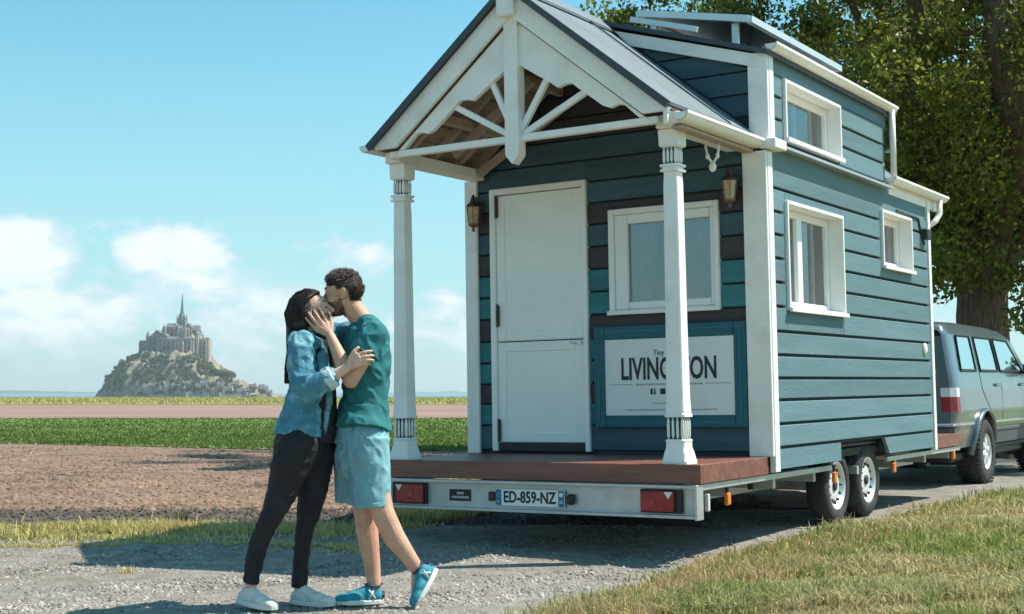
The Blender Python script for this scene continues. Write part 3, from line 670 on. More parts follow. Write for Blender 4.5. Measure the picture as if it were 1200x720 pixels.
# --- dormer roof
dr0, dr1 = (1.22, 3.30), (2.57, 2.875)
MB().prism([dr0, dr1, (dr1[0], dr1[1] - .035), (dr0[0], dr0[1] - .035)][::-1], 1.13, 3.97, ).build('dormer_roof', m_roofe, house)
MB().prism([(1.33, 3.205), (2.50, 2.848), (2.50, 2.755), (1.46, 3.07)], 1.160, 1.195).build('dormer_fascia', m_white, house)
mb = MB(); mb.prism([(1.35, 3.13), (2.44, 2.78), (2.44, 2.18)], 1.235, 1.26); dw = mb.build('dormer_wall', m_back, house)
for i in range(6):
    z0 = 2.27 + i * .165; z1 = z0 + .15
    ul = lambda z: APX + (APW - z) / SL
    ur = lambda z: min(2.40, 2.44 - (z - 2.80) / .312) if z > 2.80 else 2.40
    p_ = [(ul(z0) + .02, z0), (ur(z0), z0), (ur(z1), z1), (ul(z1) + .02, z1)]
    if p_[1][0] > p_[0][0] and p_[2][0] > p_[3][0]: MB().prism(p_, 1.212, 1.234).build('plank', m_navy, dw)
MB().prism([(1.30, 3.2), (2.44, 2.86), (2.44, 2.2)], 3.87, 3.895).build('dormer_wall', m_blue, house)
MB().box(2.465, 2.485, 1.2, 1.24, 2.86, 2.90).build('vent_plug', m_galv, house)

# --- porch deck and trailer chassis
dk = MB().box(.01, 2.49, .03, P + .02, -.118, -.035).build('porch_deck', m_deck, house)
for j in range(9):
    a = .028 + j * .1225; MB().box(.0, 2.5, a, a + .116, -.034, .0, .003).build('deck_board', m_deck, dk)
MB().box(-.005, 2.512, -.012, .026, -.122, .002, .004).build('fascia_board', m_deck, dk)
MB().box(2.492, 2.512, .0265, P - .035, -.120, .0015, .003).build('fascia_board', m_deck, dk)
MB().box(-.015, .005, .027, P - .035, -.120, -.002, .003).build('fascia_board', m_deck, dk)
fd = MB().box(.1, 2.49, L_END + .03, 6.1, -.10, -.002, .004).build('front_deck', m_deck, house)
MB().box(2.491, 2.512, L_END + .03, 6.1, -.115, .006, .003).build('fascia_board', m_deck, fd)
# rear cross member: a steel channel with the lamps and plate
bm_ = MB().box(.0, 2.5, .0, .008, -.332, -.128).box(.0, 2.5, -.05, .0, -.148, -.128, .002).box(.0, 2.5, -.05, .0, -.337, -.317, .002)
bm_.box(.0, .012, -.05, .0, -.316, -.149).box(2.486, 2.502, -.055, .045, -.345, -.124, .002)
rb = bm_.build('rear_beam', m_galv, house)
def lamp(u0, u1, flip):
    l_ = MB().box(u0, u1, -.028, .0, -.306, -.158, .004).build('lamp_base', m_black, rb)
    q = MB(); ua, ub = u0 + .012, u1 - .04 if not flip else u1 - .012
    if flip: ua = u0 + .012; ub = u1 - .045
    else: ua = u0 + .045; ub = u1 - .012
    q.box(ua, ub, -.055, -.0285, -.298, -.166, .006)
    MB().add(q.v, q.f).build('tail_lamp', m_red, rb, bevel=.008)
    cu = ub - .035 if flip else ua + .035
    MB().prism([(cu - .03, -.170), (cu + .03, -.170), (cu, -.215)], -.0585, -.0552).build('reversing_lens', m_clear, rb)
    MB().lathe([(.038, 0), (.032, -.006), (0.001, -.008)], 3, 'y', ((ua + ub) / 2 - .02 * (1 if flip else -1), -.0555, -.25)).build('reflector', mat('deep_red_reflector', (.25, .005, .01), .2, coat=.8) if 'deep_red_reflector' not in MATS else MATS['deep_red_reflector'], rb)
lamp(.085, .385, False); lamp(2.09, 2.385, True)
MB().box(.915, .96, -.03, -.001, -.268, -.205, .006).build('plate_lamp', mat('dark_red_plastic', (.10, .02, .03), .4), rb)
MB().box(1.545, 1.60, -.04, -.001, -.275, -.205, .012).build('plate_lamp', m_black, rb)
MB().box(.573, .755, -.006, -.0005, -.276, -.196, .002).build('maker_label', m_black, rb)
m_text_w = mat('pale_lettering', (.55, .55, .55), .6); m_ink = mat('dark_lettering', (.02, .03, .035), .6)
f = MB()
for (z, a, b) in ((-.222, .64, .70), (-.250, .60, .735)):
    q = a
    while q < b: ln = random.uniform(.006, .012); f.box(q, q + ln, -.0075, -.0062, z - .008, z + .008); q += ln + .004
f.build('label_print', m_text_w, rb)
def text(body, size, m, name, parent, M4, sx=1.0, ext=.001, align='CENTER', bold=0):
    c = bpy.data.curves.new(name, 'FONT'); c.body = body; c.size = size; c.extrude = ext; c.align_x = align; c.align_y = 'CENTER'; c.resolution_u = 3; c.offset = bold
    o = bpy.data.objects.new(name, c); col.objects.link(o); dg = bpy.context.evaluated_depsgraph_get()
    me = bpy.data.meshes.new_from_object(o.evaluated_get(dg)); bpy.data.objects.remove(o)
    o = bpy.data.objects.new(name, me); col.objects.link(o); me.materials.clear(); me.materials.append(m); o.parent = parent
    o.matrix_local = M4 @ Matrix.Diagonal((sx, 1, 1, 1)); return o
RX = Matrix.Rotation(R_(90), 4, 'X')
def TX(u, v, w): return Matrix.Translation((u, v, w)) @ RX
m_plate = mat('white_plate', (.80, .82, .82), .35, var=.02); m_pblue = mat('blue_plate_band', (.01, .16, .32), .4)
pl = MB().box(.975, 1.525, -.026, -.018, -.296, -.182, .003).build('number_plate', m_plate, rb)
MB().box(.979, 1.023, -.0285, -.0262, -.292, -.186).build('plate_band', m_pblue, pl)
MB().box(1.478, 1.521, -.0285, -.0262, -.292, -.186).build('plate_band', m_pblue, pl)
text('ED-859-NZ', .108, m_ink, 'plate_text', pl, TX(1.25, -.028, -.239), .80, bold=.0025)
text('F', .03, m_plate, 'plate_text', pl, TX(1.0, -.0292, -.272), 1)
f = MB()
for i in range(8):
    a = i * math.pi / 4; f.box(1.0 + .013 * math.cos(a) - .0018, 1.0 + .013 * math.cos(a) + .0018, -.0295, -.0287, -.225 + .013 * math.sin(a) - .0018, -.225 + .013 * math.sin(a) + .0018)
f.build('plate_stars', mat('star_yellow', (.8, .6, .05), .5), pl)
MB().box(1.487, 1.513, -.0297, -.0287, -.225, -.199).build('region_mark', m_plate, pl)
text('50', .028, m_plate, 'plate_text', pl, TX(1.4995, -.0292, -.262), 1)
# side rails, chassis beams, axles, drawbar, outriggers
for u in (.02, 2.46):
    MB().box(u, u + .035, .05, 2.40, -.165, -.124, .003).build('side_rail', m_galv, house); MB().box(u, u + .035, 3.78, 6.1, -.165, -.124, .003).build('side_rail', m_galv, house)
for u in (.42, 2.02):
    MB().box(u, u + .06, .01, 5.9, -.30, -.17, .004).build('chassis_beam', m_galv, house)
for vv in (.5, 1.3, 2.1, 3.1, 4.1, 5.0, 5.8): MB().box(.06, 2.455, vv, vv + .05, -.235, -.17).build('cross_beam', m_galv, house)
for vv in (2.66, 3.42): MB().box(.3, 2.28, vv - .04, vv + .04, -.34, -.26, .005).build('axle', m_galv, house)
for sgn in (-1, 1): MB().bar((1.25 + sgn * .78, 5.4, -.24), (1.25 + sgn * .04, 7.15, -.24), .07, .12).build('drawbar', m_galv, house)
MB().box(1.2, 1.3, 7.0, 7.38, -.27, -.17, .02).lathe([(.045, -.27), (.045, -.14)], 12, 'z', (1.25, 7.36, 0)).build('hitch', m_black, house)
MB().tube([(1.02, 6.6, -.62), (1.02, 6.6, .05)], .028, 10).lathe([(.1, -.03), (.1, .03)], 20, 'x', (1.02, 6.6, -.56)).build('jockey_wheel', m_galv, house)
def amber(u, v, w, m=m_amber):
    o = MB().box(u, u + .028, v - .03, v + .03, w - .055, w + .03, .008).build('side_marker', m, house)
    MB().box(u + .002, u + .02, v - .012, v + .012, w + .031, w + .085).build('bracket', m_black, o)
amber(2.45, .50, -.235); amber(2.53, 2.32, -.20); amber(2.47, 3.98, -.215); amber(2.47, 5.88, -.19)
MB().box(2.44, 2.47, .12, .15, -.285, -.20, .004).build('side_marker', m_red, house); MB().box(2.472, 2.50, .12, .15, -.30, -.19, .004).build('side_marker', m_clear, house)
MB().box(2.42, 2.45, .09, .14, -.19, -.125).build('bracket', m_iron, house)
MB().box(2.40, 2.44, .98, 1.02, -.22, -.165).build('bracket', m_iron, house)
# wheels
def wheel(name, par, c, r, wdt, out, rimr, spokes='slots'):
    """out = +1 : outer face towards +u"""
    w = bpy.data.objects.new(name, None); col.objects.link(w); w.parent = par; w.location = c
    h = wdt / 2; f = MB().lathe([(rimr, -h * out), (r * .86, -h * out), (r * .96, -h * .82 * out), (r, -h * .6 * out), (r, h * .6 * out), (r * .96, h * .82 * out), (r * .86, h * out), (rimr * 1.06, h * 1.0 * out), (rimr, h * .88 * out)], 48, 'x', cap=False)
    f.build('tyre', m_tyre, w, smooth=True)
    if r > .33:
        t = MB()
        for k in range(44):
            a = 2 * math.pi * k / 44
            for j in (-.42, 0, .42):
                aa = a + j * .1; cy, cz = math.cos(aa) * r * 1.004, math.sin(aa) * r * 1.004
                t.bar((j * wdt - .022, cy, cz), (j * wdt + .022, cy + .01 * math.sin(aa), cz), .022, .012, up=(0, math.cos(aa), math.sin(aa)))
        t.build('tread', m_tyre, w)['kind'] = 'stuff'
    q = MB().lathe([(rimr, h * .9 * out), (rimr * .97, h * .93 * out), (rimr * .92, h * .78 * out), (rimr * .84, h * .50 * out), (rimr * .80, h * .40 * out)], 40, 'x', cap=False)
    q.build('rim', m_rim, w, smooth=True)
    if spokes == 'slots':
        d = MB().lathe([(rimr * .80, h * .40 * out), (rimr * .70, h * .52 * out), (rimr * .50, h * .66 * out), (rimr * .36, h * .60 * out), (rimr * .30, h * .62 * out), (.001, h * .62 * out)], 40, 'x', cap=False); d.build('disc', m_rim, w, smooth=True)
        hl = MB()
        for k in range(12):
            a = 2 * math.pi * k / 12; hl.bar((h * .60 * out, math.cos(a) * rimr * .62, math.sin(a) * rimr * .62), (h * .60 * out, math.cos(a) * rimr * .76, math.sin(a) * rimr * .76), .020, .03, up=(1, 0, 0), c=.006)
        hl.build('vent_slots', m_black, w)['kind'] = 'stuff'
    else:
        MB().lathe([(rimr * .8, h * .2 * out), (.001, h * .2 * out)], 32, 'x', cap=False).build('brake_disc', m_iron, w)
        d = MB()
        for k in range(6):
            a = 2 * math.pi * k / 6 + .2; d.bar((h * .72 * out, math.cos(a) * rimr * .15, math.sin(a) * rimr * .15), (h * .62 * out, math.cos(a) * rimr * .86, math.sin(a) * rimr * .86), .05, .05, up=(1, 0, 0), c=.01)
        d.build('spokes', m_rim, w)
    MB().lathe([(rimr * .22, h * .55 * out), (rimr * .22, h * .74 * out), (rimr * .17, h * .80 * out), (.001, h * .80 * out)], 20, 'x', cap=False).build('hub_cap', m_rim if spokes != 'slots' else m_black, w, smooth=True)
    return w
for u, o_ in ((2.365, 1), (.135, -1)):
    for vv in (2.66, 3.42):
        w_ = wheel('wheel', house, (u, vv, -.30), .302, .17, o_, .19)
for u in (2.28, .05):
    MB().box(u, u + .17, 2.36, 3.72, -.005, .03, .01).build('mudguard', m_black, house)
MB().box(2.30, 2.44, 2.50, 3.66, .0305, .12).build('wheel_well', m_back, house)

# ------------------------------------------------------------------ things fixed or hung on the house
def htop(name, u, v, w, label, cat, group=None): return empty(name, HF(u, v, w), label, cat, group)
sg = htop('sign', 1.752, P - .003, .58, 'pale name sign in a teal frame on the porch wall under the window', 'sign')
f = MB()
for a in ((-.612, -.52, -.378, .375), (.52, .612, -.378, .375), (-.519, .519, .275, .375), (-.519, .519, -.378, -.288)): f.box(a[0], a[1], -.04, -.005, a[2], a[3], .006)
f.build('frame', mat('teal_sign_frame', (.008, .10, .14), .5, var=.1, stretch=(.4, 1, 4)), sg)
f = MB()
for a in ((-.575, -.565, -.34, .335), (.565, .575, -.34, .335), (-.575, .575, .332, .341), (-.575, .575, -.345, -.336)): f.box(a[0], a[1], -.0445, -.0402, a[2], a[3])
f.build('frame_bead', mat('teal_sign_bead', (.02, .16, .20), .5), sg)
MB().box(-.525, .525, -.030, -.004, -.29, .277).build('board', mat('pale_sign_board', (.72, .75, .75), .5, var=.03), sg)
text('LIVINGSTON', .225, m_ink, 'lettering', sg, TX(0, -.032, .045), .60, bold=.005)
text('Tiny House', .062, m_ink, 'lettering', sg, TX(0, -.032, .168), .8)
f = MB()
for a, b in ((-.49, -.30), (.30, .49)): f.box(a, b, -.0325, -.0305, -.063, -.058)
for z, a, b, h_ in ((-.062, -.26, .26, .008), (-.20, -.13, .13, .005), (-.248, -.36, .36, .006)):
    q = a
    while q < b: ln = random.uniform(.006, .022); f.box(q, q + ln, -.0325, -.0305, z - h_ * random.uniform(.5, 1), z + h_ * .8); q += ln + .007
f.build('small_print', mat('grey_print', (.28, .32, .34), .6), sg)
for k, q in enumerate((-.125, -.045, .035, .115)): 
    MB().box(q - .021, q + .021, -.0328, -.0305, -.135, -.093, .002).build('icon', m_ink, sg)
text('f', .045, m_plate, 'lettering', sg, TX(-.120, -.0335, -.115), 1, bold=.001)
def lantern(u, label):
    t = htop('wall_lantern', u, P - .004, 1.90, label, 'lantern', 'wall lanterns beside the porch door')
    MB().box(-.03, .03, -.02, 0, -.08, .1, .005).tube([(0, -.02, .07), (0, -.06, .13), (0, -.10, .11)], .008, 6).build('bracket', m_iron, t)
    MB().lathe([(.062, .045), (.058, .06), (.03, .085), (.02, .11), (.012, .14), (.001, .15)], 6, 'z', (0, -.10, 0)).build('cap', m_iron, t)
    MB().lathe([(.038, -.085), (.054, .045)], 6, 'z', (0, -.10, 0)).build('lamp_glass', mat('frosted_amber_glass', (.42, .31, .20), .3, var=.25, scale=20) if 'frosted_amber_glass' not in MATS else MATS['frosted_amber_glass'], t)
    f = MB()
    for k in range(6):
        a = k * math.pi / 3; f.bar((.0395 * math.cos(a), -.10 + .0395 * math.sin(a), -.087), (.056 * math.cos(a), -.10 + .056 * math.sin(a), .046), .006, .006)
    f.build('cage', m_copper, t)
    MB().lathe([(.001, -.15), (.014, -.145), (.012, -.115), (.044, -.10), (.044, -.086)], 6, 'z', (0, -.10, 0)).build('base', m_copper, t)
lantern(2.30, 'copper wall lantern right of the porch window, near the white corner board'); lantern(.105, 'copper wall lantern left of the white door, beside the white post')
o_ = htop('hanging_ornament', 2.36, .62, 2.04, 'small pale carved ornament hanging by strings under the porch eave', 'ornament')
MB().tube([(-.05, 0, .10), (-.035, 0, .02), (0, 0, -.03)], .009, 6).tube([(.05, 0, .10), (.04, 0, .02), (.005, 0, -.03)], .009, 6).ell((0, 0, -.055), (.028, .02, .035), 10, 6).ell((-.035, 0, .02), (.016, .012, .02), 8, 6).ell((.038, 0, .02), (.014, .012, .022), 8, 6).build('body', m_white, o_, smooth=True)
MB().tube([(-.05, 0, .10), (-.12, 0, .13)], .003, 5).tube([(.05, 0, .10), (.06, 0, .13)], .003, 5).build('string', m_iron, o_)
sp = htop('solar_panel', 1.84, 1.45, 3.17, 'dark solar panel in a pale aluminium frame on top of the dormer roof', 'solar panel')
def spp(a, v, h=0):                      # a = distance down the panel
    return Vector((a * .965 - .45, v, .22 - a * .20 + h))
m_alu = mat('aluminium', (.62, .66, .68), .35, metal=.4, var=.04); m_cell = mat('solar_cells', (.02, .03, .05), .25, var=.3, scale=4)
f = MB(); 
for a0, a1, v0, v1 in ((-.0, .0, 0, 1.95), (.95, .95, 0, 1.95)): f.bar(spp(a0, v0), spp(a1, v1), .045, .05)
for v in (0, 1.95): f.bar(spp(0, v, .002), spp(.95, v, .002), .045, .05)
f.build('frame', m_alu, sp)
f = MB(); f.bar(spp(0.02, .975, 0), spp(.93, .975, 0), 1.90, .02); f.build('cells', m_cell, sp)
for v in (.08, 1.85):
    MB().bar(spp(.80, v, -.02), spp(.80, v, -.26), .03, .05, up=(1, 0, 0)).build('bracket', m_alu, sp); MB().bar(spp(.1, v, -.02), spp(.1, v, -.22), .03, .05, up=(1, 0, 0)).build('bracket', m_alu, sp)
MB().bar(spp(.05, -.22, -.09), spp(.62, -.22, -.14), .03, .04).build('mounting_rail', m_alu, sp)
# ------------------------------------------------------------------ estate car towing the house (own frame at the hitch line)
CM = HM @ Matrix.Translation((1.27, 7.2, -.665))          # origin on the ground under the rear bumper; x right, y forward, z up
car = empty('estate_car', CM, 'grey-green four-wheel-drive estate car hitched in front of the tiny house', 'car')
m_car = mat('grey_green_car_paint', (.10, .135, .155), .3, var=.03, spec=.6, coat=.9, metal=.25, dirt=((.17, .19, .19), .35, 2.5))
m_clad = mat('grey_plastic_cladding', (.08, .09, .10), .6, var=.08)
m_seal = mat('black_window_seal', (.012, .012, .014), .45)
m_chrome = mat('bright_trim', (.65, .68, .69), .2, metal=.8, var=.02)
m_cglass = glass_mat('car_glass', (.62, .74, .74), 1.2)
def c_top(y): return float(np.interp(y, [0, .04, .12, .3, .9, 2.2, 2.75, 3.0, 3.72, 3.9, 4.4, 4.72, 4.8], [1.77, 1.82, 1.845, 1.86, 1.87, 1.86, 1.82, 1.76, 1.235, 1.19, 1.13, 1.0, .85]))
def c_hw(z, y=2):                       # half width at height z
    h = float(np.interp(z, [.35, .45, .6, .85, 1.1, 1.25, 1.32, 1.72, 1.80, 1.90], [.83, .86, .89, .91, .905, .885, .87, .785, .74, .70]))
    e = float(np.interp(y, [0, .03, .08, .16, .3, 4.3, 4.6, 4.75, 4.8], [.93, .965, .985, .995, 1, 1, .95, .88, .80])); return h * e
def c_yback(y, z):                      # the tailgate leans forward above the belt
    k = max(0, 1 - y / .9); return y + .13 * k * max(0, (z - 1.25) / .6)
ARCH = ((1.15, .39, .47), (4.0, .39, .47))
WIN = {'quarter': [(.32, 1.31), (.98, 1.31), (1.02, 1.70), (.40, 1.70)], 'rear_door': [(1.17, 1.31), (1.98, 1.31), (1.98, 1.70), (1.20, 1.70)], 'front_door': [(2.10, 1.31), (3.26, 1.31), (2.80, 1.69), (2.10, 1.70)]}
def inpoly(p, poly):
    x, y = p; c = False
    for i in range(len(poly)):
        (x1, y1), (x2, y2) = poly[i - 1], poly[i]
        if (y1 > y) != (y2 > y) and x < (x2 - x1) * (y - y1) / (y2 - y1) + x1: c = not c
    return c
ysec = [0, .015, .03, .05, .08, .12] + list(np.arange(.16, 4.70, .03)) + [4.72, 4.75, 4.78, 4.8]
nz_ = 56; V = []; F = []
for y in ysec:
    t = c_top(y); zs = [.46 + (t - .05 - .46) * i / (nz_ - 1) for i in range(nz_)]
    row = [(c_hw(z, y), c_yback(y, z), z) for z in zs]
    u_t, yy, zt = row[-1]
    row += [(u_t * .96, c_yback(y, t), t - .018), (u_t * .85, c_yback(y, t), t), (u_t * .45, c_yback(y, t), t + .012)]
    row += [(0, c_yback(y, t), t + .016)]; row += [(-a, b, c) for a, b, c in row[-2::-1]]
    V.append(row)
nr = len(V[0]); Vf = [p for r in V for p in r]
for i in range(len(ysec) - 1):
    for j in range(nr - 1):
        q = (i * nr + j, (i + 1) * nr + j, (i + 1) * nr + j + 1, i * nr + j + 1)
        c = [sum(Vf[k][a] for k in q) / 4 for a in range(3)]
        if abs(c[0]) > .6 and any((c[1] - a) ** 2 + (c[2] - b) ** 2 < r * r for a, b, r in ARCH): continue
        if abs(c[0]) > .68 and any(inpoly((c[1], c[2]), w) for w in WIN.values()): continue
        if 3.07 < c[1] < 3.68 and abs(c[0]) < .66 and c[2] > 1.25: continue        # windscreen opening
        F.append(q)
F.append(tuple(range(nr))); F.append(tuple((len(ysec) - 1) * nr + k for k in range(nr))[::-1])
# tailgate window opening: replace the end cap by a ring
F.pop(-2)
f = MB().add(Vf, F); body = f.build('body', m_car, car, smooth=True)
md = body.modifiers.new('e', 'EDGE_SPLIT'); md.split_angle = R_(50)
# rear panel with window opening
f = MB(); yb = lambda z: c_yback(0, z)
zl = list(np.arange(.46, 1.70, .03)); ul = np.linspace(-1, 1, 41)
for a, b in zip(zl[:-1], zl[1:]):
    for p_, q_ in zip(ul[:-1], ul[1:]):
        if a > 1.25 and b < 1.66 and abs((p_ + q_) / 2) < .84: continue
        f.add([(p_ * c_hw(a, 0), yb(a), a), (q_ * c_hw(a, 0), yb(a), a), (q_ * c_hw(b, 0), yb(b), b), (p_ * c_hw(b, 0), yb(b), b)], [(0, 1, 2, 3)])
f.build('tailgate', m_car, car, smooth=True)
MB().add([(-.68, yb(1.24) - .004, 1.24), (.68, yb(1.24) - .004, 1.24), (.62, yb(1.67) - .004, 1.67), (-.62, yb(1.67) - .004, 1.67)], [(0, 1, 2, 3)]).build('rear_window', m_cglass, car)
MB().add([(-.74, 3.70, 1.25), (.74, 3.70, 1.25), (.64, 3.05, 1.755), (-.64, 3.05, 1.755)], [(0, 1, 2, 3)]).build('windscreen', m_cglass, car)
for sgn in (-1, 1):
    for nm, poly in WIN.items():
        w_ = MB().add([(sgn * (c_hw(z, y) + .003), c_yback(y, z), z) for y, z in poly], [tuple(range(4))[::sgn]]).build('side_window', m_cglass, car)
        pts = [(sgn * (c_hw(z, y) + .004), c_yback(y, z), z) for y, z in poly]; MB().tube(pts + [pts[0]], .019, 6, flat=.6).build('window_seal', m_seal, w_)
    # door shut lines, handles, cladding, arch lips, sill bar, mirror, roof rail
    f = MB()
    for y0, pts in ((1.10, [(1.10, 1.3), (1.12, 1.1), (1.55, .78), (1.6, .5)]), (2.04, [(2.04, 1.72), (2.04, .5)]), (3.35, [(3.35, 1.25), (3.30, .5)])):
        f.tube([(sgn * (c_hw(z, y) - .001), y, z) for a_, b_ in zip(pts[:-1], pts[1:]) for y, z in [(a_[0] + (b_[0] - a_[0]) * t, a_[1] + (b_[1] - a_[1]) * t) for t in (0, .25, .5, .75, 1)]], .0055, 5)
    f.build('door_gap', m_seal, car)['kind'] = 'stuff'
    for y in (1.80, 3.05):
        MB().box(sgn * .88, sgn * .925, y - .09, y + .09, 1.13, 1.165, .01).build('door_handle', m_car, car)
    f = MB(); zz = [(.465, .885), (.60, .90), (.615, .912), (.64, .912), (.655, .905)]
    for y0, y1 in ((1.60, 3.56),):
        f.add([(sgn * (h + .006), y, z) for y in (y0, y1) for z, h in zz], [(i, i + 1, i + 6, i + 5) for i in range(4)])
    f.build('door_cladding', m_clad, car)
    f = MB().box(sgn * .905, sgn * .922, 1.60, 3.55, .70, .735, .006).box(sgn * .895, sgn * .918, .16, .70, .70, .735, .006); f.build('rub_strip', m_chrome, car)
    for a, b, r in ARCH:
        n = 22; pts = [(sgn * (c_hw(max(.4, b + (r + .0) * math.sin(t)), a + r * math.cos(t)) + .012), a + (r + .005) * math.cos(t), b + (r + .005) * math.sin(t)) for t in np.linspace(-.05, math.pi + .05, n)]
        MB().tube(pts, .045, 6, flat=.45).build('wheel_arch', m_car, car, smooth=True)
        MB().add([(sgn * q, a + r * 1.03 * math.cos(t), b + r * 1.03 * math.sin(t)) for q in (.40, .88) for t in np.linspace(-.3, math.pi + .3, 20)], [(i, i + 1, 21 + i, 20 + i) for i in range(19)]).build('wheel_housing', m_seal, car)
    MB().box(sgn * .70, sgn * .86, 1.62, 3.5, .40, .47, .03).build('side_step', m_clad, car)
    MB().box(sgn * .905, sgn * 1.06, 3.13, 3.27, 1.28, 1.43, .035).build('wing_mirror', m_car, car); MB().box(sgn * .84, sgn * .92, 3.18, 3.24, 1.28, 1.32, .01).build('mirror_arm', m_seal, car)
    # rear lamp: clear upper, red lower
    for z0, z1, mm in ((.86, 1.02, m_red), (1.022, 1.12, m_clear)):
        f = MB(); ring = []
        for z in (z0, z1):
            ring += [(sgn * (c_hw(z, .0) - .10), -.012, z), (sgn * (c_hw(z, 0) + .0), -.012, z), (sgn * (c_hw(z, .06) + .014), .05, z), (sgn * (c_hw(z, .14) + .012), .13, z)]
        f.add(ring, [(0, 1, 5, 4), (1, 2, 6, 5), (2, 3, 7, 6), (0, 3, 2, 1), (4, 5, 6, 7), (0, 4, 7, 3)]); f.build('tail_lamp', mm, car)
    MB().box(sgn * .50, sgn * .84, 4.74, 4.83, .86, 1.02, .02).build('headlight', m_clear, car)
MB().box(-.90, .90, -.13, .06, .52, .72, .045).build('rear_bumper', m_clad, car)
MB().box(-.915, .915, -.14, .30, .70, .735, .012).build('bumper_trim', m_chrome, car)
MB().box(-.88, .88, 4.72, 4.92, .42, .74, .05).build('front_bumper', m_clad, car)
MB().box(-.45, .45, 4.77, 4.83, .84, 1.0, .02).build('grille', m_seal, car)
MB().box(-.26, .26, -.03, -.012, .86, .98).build('number_plate', m_plate, car)
MB().box(-.80, .80, .1, 4.6, .30, .42, .03).build('underbody', m_seal, car)
MB().box(-.05, .05, -.25, .2, .38, .46, .01).build('tow_bar', m_iron, car)
for y, h0, h1 in ((1.30, .55, 1.30), (2.35, .55, 1.28)):
    for u in (-.4, .4):
        MB().box(u - .25, u + .25, y, y + .14, h0, h1, .05).build('seat', mat('grey_car_seat', (.10, .11, .12), .9) if 'grey_car_seat' not in MATS else MATS['grey_car_seat'], car); MB().box(u - .12, u + .12, y + .02, y + .12, h1 + .03, h1 + .22, .04).build('headrest', MATS['grey_car_seat'], car)
MB().box(-.75, .75, 3.2, 3.7, .95, 1.22, .05).build('dashboard', m_seal, car)
for u, o_ in ((.80, 1), (-.80, -1)):
    for y in (1.15, 4.0): wheel('wheel', car, (u, y, .385), .388, .27, o_, .205, 'spokes')

